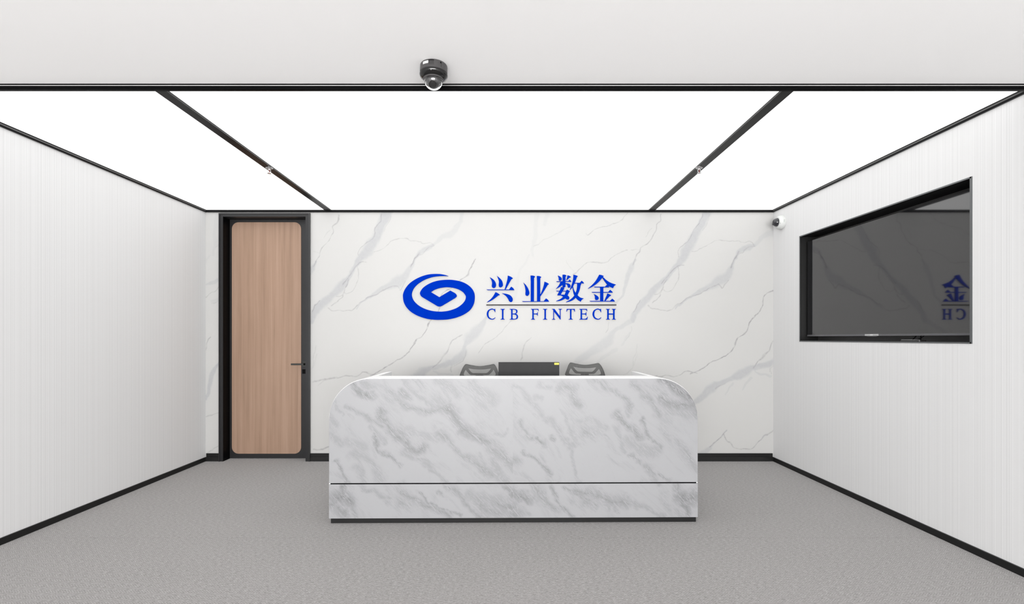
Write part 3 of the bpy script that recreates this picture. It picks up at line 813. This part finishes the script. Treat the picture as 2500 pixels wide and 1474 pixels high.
dr = [
 ([(60,200),(130,240),(250,390),(330,460),(400,500),(470,590),(540,720),(600,760)],17,.4), ([(270,150),(340,180),(380,200)],20,.4),
 ([(480,210),(560,230),(600,290),(640,330)],30,.5), ([(100,520),(180,600),(270,660),(330,700)],18,.5), ([(270,640),(295,690)],10,.75), ([(380,640),(420,670)],12,.6),
 ([(110,780),(200,820),(270,870),(340,920),(400,980)],10,.6), ([(470,400),(500,470),(560,560),(580,640),(600,760),(560,850),(580,930),(630,1030)],9,.4),
 ([(640,480),(720,480),(800,520),(860,580)],24,.35), ([(760,140),(850,210),(960,270),(1040,340),(1110,430)],14,.5), ([(1000,460),(1070,540),(1140,590),(1190,650)],28,.65),
 ([(960,590),(1000,680),(1030,780)],18,.4), ([(1110,150),(1200,240),(1280,320),(1370,430)],24,.5), ([(1210,300),(1270,320)],30,.55),
 ([(1400,140),(1500,200),(1570,250),(1640,290),(1690,350),(1715,400)],40,.95), ([(1400,300),(1480,370),(1580,370),(1680,400),(1715,470)],38,.65),
 ([(1450,430),(1550,450),(1640,460)],28,.42), ([(1200,480),(1230,580),(1270,660),(1360,770)],8,.55), ([(1090,690),(1180,760),(1270,800),(1320,790)],42,.4),
 ([(1080,820),(1180,890),(1260,940),(1360,990),(1480,1050)],12,.5), ([(1240,920),(1290,990),(1330,1040)],18,.45), ([(560,760),(600,740)],20,.4), ([(240,280),(300,320)],14,.35),
 ([(1130,620),(1180,660)],16,.4), ([(1340,440),(1460,520)],20,.3),
 ([(60,1160),(130,1165),(200,1185)],34,.75), ([(250,1100),(300,1210),(360,1260),(440,1300)],24,.55), ([(360,1110),(430,1170),(490,1240),(560,1340),(620,1370)],13,.6),
 ([(480,1080),(600,1130),(680,1180),(740,1240),(800,1300)],10,.55), ([(640,1110),(760,1170),(880,1200),(980,1220),(1080,1250)],34,.55), ([(880,1240),(920,1310)],12,.45),
 ([(980,1230),(970,1290),(1020,1350)],10,.45), ([(1100,1240),(1160,1260),(1240,1300),(1330,1340),(1400,1360)],10,.45), ([(1160,1260),(1180,1320)],10,.35),
 ([(1510,1085),(1560,1180)],24,.55), ([(1575,1190),(1640,1225),(1700,1195)],52,.8), ([(1600,1260),(1640,1300),(1635,1355)],28,.75), ([(1640,1130),(1710,1150)],22,.35),
 ([(0,1090),(60,1150)],18,.6), ([(10,1260),(40,1340)],46,.55), ([(100,1320),(180,1360)],18,.45),
]
desk_strokes = [(DLc(W(p, w_ * 1.25 + 6)), s) for p, w_, s in dl] + [(DRc(W(p, w_ * 1.25 + 6)), s) for p, w_, s in dr]
desk_dark = [(DLc(W(p, max(3.0, w_ * .22))), s) for p, w_, s in dl if s >= .5] + [(DRc(W(p, max(3.0, w_ * .22))), s) for p, w_, s in dr if s >= .5]

def clad_panel(x0, x1, z0, z1, corner, seed):
    st = 0.0052
    nx = int((x1 - x0) / st); nz = int((z1 - z0) / st)
    xs = np.linspace(x0, x1, nx + 1); zs = np.linspace(z0, z1, nz + 1)
    # follow the rounded corner: squeeze the grid columns inside the outline
    Xg, Zg = np.meshgrid(xs, zs)
    if corner:
        r = RC - 0.004
        xc = x0 + r if corner < 0 else x1 - r
        zc = z1 - r
        top = np.full(xs.shape, z1)
        if corner < 0: mk = xs < xc
        else: mk = xs > xc
        top[mk] = zc + np.sqrt(np.maximum(0, r * r - (xs[mk] - xc) ** 2))
        Zg = z0 + (Zg - z0) * ((top - z0) / (z1 - z0))[None, :]
    Up = CX + Xg * sD; Vp = CY - (Zg - EYE) * sD
    sh = Up.shape
    Uw = Up + value_noise(sh, 24, seed) * 9 + value_noise(sh, 8, seed + 1) * 4 + value_noise(sh, 3, seed + 2) * 2
    Vw = Vp + value_noise(sh, 24, seed + 3) * 9 + value_noise(sh, 8, seed + 4) * 4 + value_noise(sh, 3, seed + 5) * 2
    # regular index grid for the lookups
    Ui, Vi = np.meshgrid(CX + xs * sD, CY - (zs - EYE) * sD)
    if corner:      # evaluate on the true grid: widen the search by resampling row by row
        B = np.zeros(sh, np.float32); Ln = np.zeros(sh, np.float32)
        for strokes, soft, tgt in ((desk_strokes, .75, B), (desk_dark, .8, Ln)):
            for pts, s in strokes:
                sm = catmull(pts, 3)
                for a, b in zip(sm, sm[1:]):
                    pad = max(a[2], b[2]) * 1.8 + 18
                    i0 = np.searchsorted(Ui[0], min(a[0], b[0]) - pad); i1 = np.searchsorted(Ui[0], max(a[0], b[0]) + pad)
                    if i1 <= i0: continue
                    uu = Uw[:, i0:i1]; vv = Vw[:, i0:i1]
                    dx, dy = b[0] - a[0], b[1] - a[1]
                    t_ = np.clip(((uu - a[0]) * dx + (vv - a[1]) * dy) / (dx * dx + dy * dy + 1e-9), 0, 1)
                    d = np.hypot(uu - a[0] - t_ * dx, vv - a[1] - t_ * dy)
                    q = np.clip((1 + soft - d / (a[2] + (b[2] - a[2]) * t_)) / (2 * soft), 0, 1)
                    q = q * q * (3 - 2 * q) * s
                    np.maximum(tgt[:, i0:i1], q, out=tgt[:, i0:i1])
    else:
        B = veins(Uw, Vw, Ui, Vi, desk_strokes, .75); Ln = veins(Uw, Vw, Ui, Vi, desk_dark, .8)
    me, used = grid_mesh('front_panel', xs, zs, FY, np.ones((nz, nx), bool), None)
    co = np.stack([Xg, np.full(sh, FY), Zg], -1).astype(np.float32)
    me.vertices.foreach_set('co', co.ravel())
    set_vein(me, np.stack([B.ravel(), Ln.ravel()], -1))
    bm = bmesh.new(); bm.from_mesh(me)
    for f in bm.faces: f.smooth = False
    be = [e for e in bm.edges if e.is_boundary]          # edges of the slab
    r = bmesh.ops.extrude_edge_only(bm, edges=be)
    for v in r['geom']:
        if isinstance(v, bmesh.types.BMVert): v.co.y += 0.012
    bm.to_mesh(me); bm.free()
    return link_mesh('front_panel', me, M_deskmarble, desk)
XS = 0.0465
px0, px1 = X0 + 0.004, X1 - 0.004
clad_panel(px0, XS, zg1, ZTOP - 0.004, -1, 11)
clad_panel(XS, px1, zg1, ZTOP - 0.004, 1, 31)
clad_panel(px0 - 0.001, XS, 0.040, zg0, 0, 51)
clad_panel(XS, px1 + 0.001, 0.040, zg0, 0, 71)
desk.rotation_euler = (0, 0, math.radians(0.6))

# ------------------------------------------------------------------ monitor behind the desk
MY = 4.05
mon = empty('monitor', P(1291, 918, MY) * 1.0, 'black monitor seen from behind with a yellow sticker, on the reception desk', 'monitor')
mon.location = (P(1291, 900, MY).x, MY, 0.75)
a = P(1217, 884, MY); b = P(1365.5, 918, MY)
M_mon = mat('black_monitor_plastic', (0.017, 0.017, 0.0175), 0.6, 0.0, 0.2)
nn = NT(M_mon); nn.bump(nn.noise(nn.coords(), 300, 2), 0.15, 0.001)
body = box('monitor_back', a.x, b.x, MY, MY + 0.030, a.z - 0.300, a.z, M_mon, mon, bevel=0.002)
box('screen', a.x + 0.008, b.x - 0.008, MY + 0.0295, MY + 0.032, a.z - 0.285, a.z - 0.008, mat('dark_glass', (0.01, 0.01, 0.012), 0.15), mon)
s0 = P(1353.5, 885.5, MY); s1 = P(1364.5, 890.2, MY)
M_yel = mat('yellow_sticker_paper', (0.75, 0.62, 0.02), 0.5)
nn = NT(M_yel)
spx = nn.n('ShaderNodeSeparateXYZ'); nn.l(nn.coords(), spx.inputs[0])
nn.l(nn.mix(nn.math('LESS_THAN', nn.math('ABSOLUTE', spx.outputs[2]), 0.0012), (0.78, 0.66, 0.03), (0.62, 0.42, 0.02)), nn.b.inputs['Base Color'])
st = box('sticker', s0.x, s1.x, MY - 0.0008, MY + 0.001, s1.z, s0.z, M_yel, mon)
st['label'] = 'small yellow sticker'
bm = bmesh.new(); add_box(bm, -0.03 + (a.x + b.x) / 2, 0.03 + (a.x + b.x) / 2, MY - 0.002, MY + 0.018, 0.76, a.z - 0.16)
obj('stand_neck', bm, M_mon, mon, bevel=0.004)
cxm = (a.x + b.x) / 2
bm = bmesh.new(); add_prism(bm, rrect(cxm - 0.12, cxm + 0.12, MY - 0.08, MY + 0.10, 0.03), lambda p: (p[0], p[1], 0.750), lambda p: (p[0], p[1], 0.762))
obj('stand_base', bm, M_mon, mon)

# ------------------------------------------------------------------ office chairs
CHY = 5.0
M_chair = mat('black_chair_plastic', (0.010, 0.010, 0.010), 0.5, 0.0, 0.3)
M_rim = mat('black_piping', (0.006, 0.006, 0.006), 0.5)
M_seat = mat('black_seat_fabric', (0.02, 0.02, 0.021), 0.9)
nn = NT(M_seat); nn.bump(nn.noise(nn.coords(), 400, 2), 0.4, 0.002)
M_net = bpy.data.materials.new('grey_mesh_fabric'); M_net.use_nodes = True
t = M_net.node_tree
bs = t.nodes['Principled BSDF']; bs.inputs['Base Color'].default_value = (0.20, 0.20, 0.195, 1); bs.inputs['Roughness'].default_value = 0.8
tr = t.nodes.new('ShaderNodeBsdfTransparent'); mx = t.nodes.new('ShaderNodeMixShader')
tc = t.nodes.new('ShaderNodeTexCoord'); ck = t.nodes.new('ShaderNodeTexChecker'); ck.inputs['Scale'].default_value = 420.0
mp = t.nodes.new('ShaderNodeMapping'); mp.inputs['Scale'].default_value = (1, 0, 1); mp.inputs['Location'].default_value = (0.0003, 0.0007, 0.0003)
t.links.new(tc.outputs['Object'], mp.inputs[0]); t.links.new(mp.outputs[0], ck.inputs[0])
ma = t.nodes.new('ShaderNodeMath'); ma.operation = 'MULTIPLY_ADD'; ma.inputs[1].default_value = 0.24; ma.inputs[2].default_value = 0.18
t.links.new(ck.outputs['Fac'], ma.inputs[0]); t.links.new(ma.outputs[0], mx.inputs[0])
t.links.new(tr.outputs[0], mx.inputs[1]); t.links.new(bs.outputs[0], mx.inputs[2])
t.links.new(mx.outputs[0], t.nodes['Material Output'].inputs[0])

ho = [(1000,118),(930,165),(860,285),(755,560),(765,605),(800,632,c),(2310,632,c),(2345,605),(2355,560),(2250,285),(2180,165),(2110,118),(1900,158),(1555,200),(1210,158)]
hc = [(1085,275,c),(1310,312),(1555,322),(1800,312),(2025,275,c),(1950,375,c),(1880,445),(1830,470,c),(1280,470,c),(1230,445),(1160,375,c)]
hl = [(985,330,c),(1120,490),(1200,545,c),(1395,550,c),(1395,600,c),(1060,590),(930,560),(905,505),(940,410)]
hr = [(3110 - p[0],) + tuple(p[1:]) for p in hl][::-1]
US = 1 / 16.667 / (F / CHY)
def hp(l, n=4): return [((p[0] - 1555) * US, (632 - p[1]) * US) for p in smooth_loop(l, n)]

def mesh_from(name, vs, fs, m, parent, f):
    me = bpy.data.meshes.new(name); me.from_pydata([f(v) for v in vs], [], fs); me.update()
    bm = bmesh.new(); bm.from_mesh(me); bmesh.ops.remove_doubles(bm, verts=bm.verts[:], dist=1e-5)
    bmesh.ops.recalc_face_normals(bm, faces=bm.faces[:]); bm.to_mesh(me); bm.free()
    return link_mesh(name, me, m, parent)
def sliced(vs, fs, levels):
    bm = bmesh.new(); q = [bm.verts.new(v) for v in vs]
    for f in fs:
        try: bm.faces.new([q[i] for i in f])
        except ValueError: pass
    bmesh.ops.remove_doubles(bm, verts=bm.verts[:], dist=1e-6)
    for lv in levels:
        bmesh.ops.bisect_plane(bm, geom=bm.verts[:] + bm.edges[:] + bm.faces[:], plane_co=(0, lv, 0), plane_no=(0, 1, 0))
        bmesh.ops.triangulate(bm, faces=bm.faces[:])
    for k in range(-5, 6):
        bmesh.ops.bisect_plane(bm, geom=bm.verts[:] + bm.edges[:] + bm.faces[:], plane_co=(k * .032 + .0037, 0, 0), plane_no=(1, 0, 0))
        bmesh.ops.triangulate(bm, faces=bm.faces[:])
    bm.verts.index_update()
    r = [tuple(v.co) for v in bm.verts], [tuple(v.index for v in f.verts) for f in bm.faces]
    bm.free()
    return r

def make_chair(x, y, head_z, label, roll=0.0, yaw=0.0):
    r = empty('office_chair', (x, y, 0), label, 'chair', 'office chairs behind the desk')
    # five-star base on castors, gas lift
    lathe('gas_lift', [(0.0, 0.09), (0.030, 0.09), (0.030, 0.26), (0.018, 0.26), (0.018, 0.42), (0.0, 0.42)], Matrix.Translation((x, y, 0)), M_chair, r, 16)
    for k in range(5):
        a = math.radians(90 + 72 * k); dx, dy = math.cos(a), math.sin(a)
        bm = bmesh.new(); add_tube(bm, [(x + dx*.02, y + dy*.02, .11), (x + dx*.16, y + dy*.16, .10), (x + dx*.29, y + dy*.29, .075)], [.028, .022, .016], 8)
        leg = obj('base_leg', bm, M_chair, r, smooth=True)
        bm = bmesh.new()
        M_ = Matrix.Translation((x + dx*.29, y + dy*.29, 0.0285)) @ Matrix.Rotation(a, 4, 'Z') @ Matrix.Rotation(math.pi/2, 4, 'Y')
        add_lathe(bm, [(0, -.022), (.024, -.022), (.028, -.017), (.028, .017), (.024, .022), (0, .022)], 14, M_)
        add_tube(bm, [(x + dx*.29, y + dy*.29, .05), (x + dx*.29, y + dy*.29, .078)], .008, 8)
        obj('castor', bm, M_chair, leg, angle=40)
    # seat pad
    bm = bmesh.new(); add_prism(bm, rrect(x - .24, x + .24, y - .30, y + .18, .09, 6), lambda p: (p[0], p[1], .42), lambda p: (p[0], p[1], .49))
    obj('seat', bm, M_seat, r, bevel=0.02, segs=2, angle=60)
    # main back: rounded frame with net, up to the headrest
    def bp(u, v): return Vector((x + u, y + .20 + .05 * (1 - v) - .02 * (u / .22) ** 2, .55 + v * .42))
    loop = [(-.19, 0), (.19, 0), (.22, .12), (.215, .7), (.18, .95), (.10, 1.0), (-.10, 1.0), (-.18, .95), (-.215, .7), (-.22, .12)]
    bm = bmesh.new(); add_tube(bm, [bp(*p) for p in loop], .012, 8, True)
    obj('back_frame', bm, M_chair, r, smooth=True)
    bm = bmesh.new(); bm.faces.new([bm.verts.new(bp(*p)) for p in loop])
    obj('back_net', bm, M_net, r)
    bm = bmesh.new(); add_tube(bm, [(x, y + .10, .41), (x, y + .24, .44), (x, y + .27, .62), (x, y + .235, .90), (x, y + .21, head_z + .02)], [.024, .024, .02, .016, .013], 8)
    obj('back_spine', bm, M_chair, r, smooth=True)
    # headrest: dark carrier with three openings, net stretched in front, black edge
    hy = y + .20
    R_ = Matrix.Rotation(yaw, 4, 'Z') @ Matrix.Rotation(roll, 4, 'Y')
    def place(u, d, v): return R_ @ Vector((u, d - u * u * .25 + max(0, v - .045) ** 2 * 7.0, v)) + Vector((x, hy, head_z))
    vs, fs = flat_shape([hp(ho), hp(hc), hp(hl), hp(hr)], 0.012)
    vs, fs = sliced(vs, fs, [.05, .065, .08, .095, .11, .12])
    head = mesh_from('headrest', vs, fs, M_chair, r, lambda v: place(v[0], v[2] + .012, v[1]))
    o = hp(ho, 6)
    vs, fs = flat_shape([o], 0.002)
    vs, fs = sliced(vs, fs, [.05, .065, .08, .095, .11, .12])
    mesh_from('headrest_net', vs, fs, M_net, head, lambda v: place(v[0], v[2] - .002, v[1]))
    bm = bmesh.new(); add_tube(bm, [place(p[0], 0.0, p[1]) for p in o], .0026, 6, True)
    obj('headrest_edge', bm, M_rim, head, smooth=True)
    return r
make_chair(P(1171, 0, CHY + .0).x * 1.0, CHY - .20, P(0, 920.5, CHY).z, 'mesh-backed office chair behind the desk, left of the monitor')
make_chair(P(1428, 0, CHY + .0).x * 1.0, CHY - .20, P(0, 917.3, CHY).z, 'mesh-backed office chair behind the desk, right of the monitor', roll=math.radians(1.3))

# ------------------------------------------------------------------ recessed screen in the right wall
niche = empty('recess_frame', (XR + 0.1, (NY0 + NY1) / 2, NZ0), 'black metal frame lining the screen recess in the right wall', 'frame')
NB = XR + 0.185
M_lin = mat('black_recess_lining', (0.006, 0.006, 0.006), 0.5, 0.0, 0.3)
M_rimg = mat('grey_metal_rim', (0.10, 0.105, 0.108), 0.4, 0.3)
tk = 0.004
box('lining_panel', XR, NB, NY0, NY1, NZ1 - tk, NZ1, M_lin, niche)
box('lining_panel', XR, NB, NY0, NY1, NZ0, NZ0 + tk, M_lin, niche)
box('lining_panel', XR, NB, NY0, NY0 + tk, NZ0 + tk, NZ1 - tk, M_lin, niche)
box('lining_panel', XR, NB, NY1 - tk, NY1, NZ0 + tk, NZ1 - tk, M_lin, niche)
box('back_panel', NB, NB + 0.006, NY0, NY1, NZ0, NZ1, mat('dark_grey_back_board', (0.05, 0.05, 0.05), 0.45), niche)
rw = 0.009
box('frame_rim', XR - 0.004, XR + 0.004, NY0 - 0.004, NY1 + 0.004, NZ1 - 0.004, NZ1 + rw - 0.003, M_rimg, niche, bevel=0.001)
box('frame_rim', XR - 0.004, XR + 0.004, NY0 - 0.004, NY1 + 0.004, NZ0 - rw + 0.003, NZ0 + 0.004, M_rimg, niche, bevel=0.001)
box('frame_rim', XR - 0.004, XR + 0.004, NY0 - rw, NY0 + 0.006, NZ0 - rw + 0.003, NZ1 + rw - 0.003, M_rimg, niche, bevel=0.001)
box('frame_rim', XR - 0.004, XR + 0.004, NY1 - 0.004, NY1 + 0.004, NZ0 - rw + 0.003, NZ1 + rw - 0.003, M_rimg, niche, bevel=0.001)

GX = 3.100
tv = empty('wall_screen', (GX + 0.03, 4.15, 1.42), 'large dark glossy television set into the right wall', 'television')
TY0, TY1, TZ0, TZ1 = 3.236, 5.066, 1.418, 2.392
box('screen_housing', GX + 0.004, GX + 0.042, TY0 + 0.002, TY1 - 0.002, TZ0 + 0.004, TZ1 - 0.002, M_black, tv, bevel=0.003)
M_glass = mat('dark_screen_glass', (0.006, 0.006, 0.007), 0.035, 0.0, 0.5)
M_glass.node_tree.nodes['Principled BSDF'].inputs['IOR'].default_value = 1.86
box('screen', GX, GX + 0.005, TY0, TY1, TZ0 + 0.015, TZ1, M_glass, tv)
box('bottom_bezel', GX - 0.004, GX + 0.006, TY0, TY1, TZ0, TZ0 + 0.0155, mat('grey_bezel', (0.11, 0.11, 0.115), 0.35, 0.4), tv, bevel=0.001)
yb0, yb1 = GX * F / (2146 - CX), GX * F / (2113 - CX)
plate = box('badge_plate', GX - 0.006, GX - 0.003, yb0, yb1, TZ0 + 0.001, TZ0 + 0.0165, mat('pale_badge', (0.34, 0.34, 0.34), 0.4), tv)
ym = (yb0 + yb1) / 2
box('badge_mark', GX - 0.0068, GX - 0.0055, ym - 0.016, ym + 0.016, TZ0 + 0.006, TZ0 + 0.011, M_white, plate)
box('sensor_tab', GX - 0.003, GX + 0.010, ym - 0.045, ym + 0.055, TZ0 - 0.006, TZ0, mat('grey_sensor_tab', (0.06, 0.06, 0.062), 0.4), tv, bevel=0.001)

# small media box with cables on the floor of the recess
by0, by1 = 3.085 * F / (2255 - CX), 3.085 * F / (2208 - CX)
med = empty('media_box', (3.085, (by0 + by1) / 2, NZ0 + tk), 'flat dark media box with cables under the wall screen', 'box')
M_med = mat('dark_box_plastic', (0.012, 0.012, 0.012), 0.45)
bm = bmesh.new()
add_prism(bm, rrect(by0, by1, 3.050, 3.110, 0.012, 5), lambda p: (p[1], p[0], NZ0 + tk), lambda p: (p[1], p[0], NZ0 + tk + 0.012))
obj('case', bm, M_med, med, bevel=0.002)
bm = bmesh.new()
add_prism(bm, rrect(by0 + 0.05, by1 - 0.002, 3.054, 3.106, 0.010, 5), lambda p: (p[1], p[0], NZ0 + tk + 0.012), lambda p: (p[1], p[0], NZ0 + tk + 0.0145))
obj('lid', bm, mat('grey_box_lid', (0.28, 0.28, 0.28), 0.4), med)
ymid = (by0 + by1) / 2
for pts in ([(3.107, ymid + .045, 1.384), (3.125, ymid + .044, 1.40), (3.155, ymid + .043, 1.44), (3.16, ymid + .04, 1.50)],
            [(3.107, ymid + .005, 1.384), (3.125, ymid - .015, 1.40), (3.150, ymid - .045, 1.44), (3.16, ymid - .06, 1.50)],
            [(3.107, ymid - .035, 1.384), (3.130, ymid - .010, 1.40), (3.155, ymid + .020, 1.44), (3.16, ymid + .03, 1.50)]):
    bm = bmesh.new(); add_tube(bm, [tuple(q) for q in catmull(pts, 5)], 0.0032, 8)
    obj('cable', bm, M_beam, med, smooth=True)

# ------------------------------------------------------------------ dome camera under the front ceiling
dx_, dy_ = -0.391, 2.640
dome = empty('dome_camera', (dx_, dy_, ZC), 'black dome security camera with clear bubble under the white ceiling', 'camera')
T = Matrix.Translation((dx_, dy_, ZC)) @ Matrix.Rotation(math.radians(1.5), 4, 'Y')
M_cam = mat('grey_black_camera_body', (0.05, 0.048, 0.049), 0.42, 0.0, 0.4)
M_camd = mat('black_camera_collar', (0.006, 0.006, 0.006), 0.16, 0.0, 0.5)
lathe('housing', [(0, 0.0), (.071, 0.0), (.0725, -.003), (.0735, -.040), (0.070, -.043), (0, -.043)], T, M_cam, dome, 56)
lathe('collar', [(0.060, -.043), (.0715, -.043), (.0745, -.046), (.0745, -.052), (.070, -.060), (.057, -.070), (.0545, -.0705), (.0545, -.066), (.045, -.062), (0, -.060)], T, M_camd, dome, 56)
lathe('bubble_ring', [(.0545, -.062), (.0545, -.074), (.0525, -.0765), (.0505, -.0765), (.0505, -.062)], T, M_cam, dome, 48)
def hemi(r, z, n=14, zsign=-1, start=0.0):
    return [(r * math.cos(math.radians(start + (90 - start) * k / n)), z + zsign * r * math.sin(math.radians(start + (90 - start) * k / n))) for k in range(n + 1)]
M_bub = mat('clear_bubble', (1, 1, 1), 0.0, 0.0, 0.5)
M_bub.node_tree.nodes['Principled BSDF'].inputs['Transmission Weight'].default_value = 1.0
M_bub.node_tree.nodes['Principled BSDF'].inputs['IOR'].default_value = 1.49
ho_ = hemi(.0500, -.0755); hi_ = hemi(.0470, -.0755)[::-1]
hi_[0] = (0.0, hi_[0][1]); ho_[-1] = (0.0, ho_[-1][1])
lathe('bubble', ho_ + [(0.0, -.0755 - .0470)] + hi_[1:] + [ho_[0]], T, M_bub, dome, 48, 60)
Tl = T @ Matrix.Translation((0, 0, -.080)) @ Matrix.Rotation(math.radians(-38), 4, 'X')
ball = lathe('camera_ball', [(0, .038)] + [(0.038 * math.sin(math.radians(a)), 0.038 * math.cos(math.radians(a))) for a in range(12, 168, 12)] + [(0, -.038)], Tl, mat('charcoal_ball', (0.03, 0.03, 0.031), 0.35), dome, 36, 60)
lathe('lens', [(0.0, -.031), (.020, -.031), (.020, -.041), (.016, -.041), (.014, -.037), (.007, -.039), (0, -.0395)], Tl, mat('lens_glass', (0.004, 0.004, 0.005), 0.08), ball, 28)
# sticker, vent slots, key slot, status light on the curved housing
def on_side(az, z, w_, h_, r, name, m, parent, n=6):
    bm = bmesh.new()
    a0 = az - w_ / r / 2
    vi, vo = [], []
    for k in range(n + 1):
        a = a0 + w_ / r * k / n
        for zz, lst in ((z - h_ / 2, vi), (z + h_ / 2, vo)):
            lst.append(bm.verts.new(T @ Vector(((r + .0006) * math.cos(a), (r + .0006) * math.sin(a), zz))))
    for k in range(n): bm.faces.new((vi[k], vi[k + 1], vo[k + 1], vo[k]))
    r_ = bmesh.ops.extrude_face_region(bm, geom=bm.faces[:])
    ctr = T @ Vector((0, 0, z))
    for v in r_['geom']:
        if isinstance(v, bmesh.types.BMVert):
            d = (v.co - ctr); d.z = 0; v.co -= d.normalized() * .0008
    return obj(name, bm, m, parent)
on_side(math.radians(-118), -.016, .034, .013, .0735, 'sticker', mat('white_sticker_paper', (0.6, 0.6, 0.6), 0.5), dome)['label'] = 'small white sticker'
on_side(math.radians(-92), -.008, .030, .0032, .0735, 'vent_slot', M_beam, dome)
for k in range(3):
    on_side(math.radians(-92), -.017 - .006 * k, .028, .0010, .0735, 'vent_slot', M_camd, dome)
on_side(math.radians(-52), -.012, .007, .007, .0735, 'key_slot', M_beam, dome)
on_side(math.radians(-50), -.026, .0012, .018, .0735, 'key_slot', M_camd, dome)
lathe('status_light', [(0, -.0015), (.0018, -.001), (.0018, .001), (0, .0015)], T @ Matrix.Translation((-.003, -.0715, -.0575)), M_white, dome, 12)

# ------------------------------------------------------------------ white dome camera on the right wall
wy, wz = 5.42, 2.675
T = Matrix.Translation((XR, wy, wz)) @ Matrix.Rotation(math.radians(-90), 4, 'Y')     # local +Z -> -X
wcam = empty('wall_dome_camera', (XR, wy, wz), 'small white dome security camera on the right wall near the back corner', 'camera')
M_wc = mat('white_camera_plastic', (0.52, 0.53, 0.52), 0.4, 0.0, 0.3)
lathe('housing', [(0, 0), (.076, 0), (.077, .003), (.0765, .030), (.073, .038), (0.0, .038)], T, M_wc, wcam, 56)
lathe('face_ring', [(.072, .037), (.071, .043), (.064, .053), (.052, .058), (.046, .058), (.046, .050), (0, .048)], T, M_wc, wcam, 56)
M_smoke = mat('smoked_dome', (0.020, 0.020, 0.024), 0.10, 0.0, 0.6)
lathe('smoked_dome', [(.046, .050)] + [(p[0], p[1]) for p in hemi(.046, .058, 14, 1)][:-1] + [(0, .104)], T, M_smoke, wcam, 44, 60)
lathe('lens', [(0, .0), (.010, .0), (.010, .005), (.006, .004), (0, .004)], T @ Matrix.Translation((-.018, .018, .095)) @ Matrix.Rotation(math.radians(-25), 4, 'Y') @ Matrix.Rotation(math.radians(-22), 4, 'X'), mat('wall_lens_glass', (0.003, 0.003, 0.003), 0.1), wcam, 20)
box('maker_mark', XR - 0.027, XR - 0.013, wy - 0.0776, wy - 0.0762, wz - 0.014, wz + 0.016, mat('pale_grey_print', (0.42, 0.44, 0.42), 0.5), wcam)
for a in (70, 250):
    lathe('screw', [(0, .0), (.003, .0), (.003, .002), (0, .0025)], T @ Matrix.Translation((.0615 * math.cos(math.radians(a)), .0615 * math.sin(math.radians(a)), .0545)), M_lin, wcam, 10)

# ------------------------------------------------------------------ sprinklers under the two dividers
M_chrome = mat('chrome', (0.55, 0.54, 0.54), 0.25, 0.85)
ZS = 2.845
def sprinkler(x, y, label):
    r = empty('sprinkler', (x, y, ZS), label, 'sprinkler', 'sprinklers under the ceiling dividers')
    T = Matrix.Translation((x, y, ZS))
    lathe('escutcheon', [(0, 0), (.030, 0), (.030, -.002), (.026, -.006), (.014, -.010), (0, -.010)], T, M_chrome, r, 28)
    lathe('body', [(0, -.008), (.010, -.008), (.010, -.018), (.006, -.020), (0, -.020)], T, M_chrome, r, 16)
    for sg in (-1, 1):
        bm = bmesh.new(); add_tube(bm, [tuple(q) for q in catmull([(x + sg*.008, y, ZS - .017), (x + sg*.0125, y, ZS - .026), (x + sg*.010, y, ZS - .036), (x + sg*.002, y, ZS - .043)], 4)], .0022, 8)
        obj('frame_arm', bm, M_chrome, r, smooth=True)
    lathe('bulb', [(0, -.019), (.0018, -.021), (.0022, -.030), (.0018, -.040), (0, -.042)], T, mat('red_bulb_glass', (0.25, 0.03, 0.03), 0.2), r, 10)
    lathe('deflector', [(0, -.042), (.006, -.042), (.017, -.046), (.017, -.0475), (.006, -.045), (0, -.045)], T, M_chrome, r, 24)
sprinkler(-2.018, 4.178, 'chrome sprinkler under the left black ceiling divider')
sprinkler(1.6325, 4.168, 'chrome sprinkler under the right black ceiling divider')
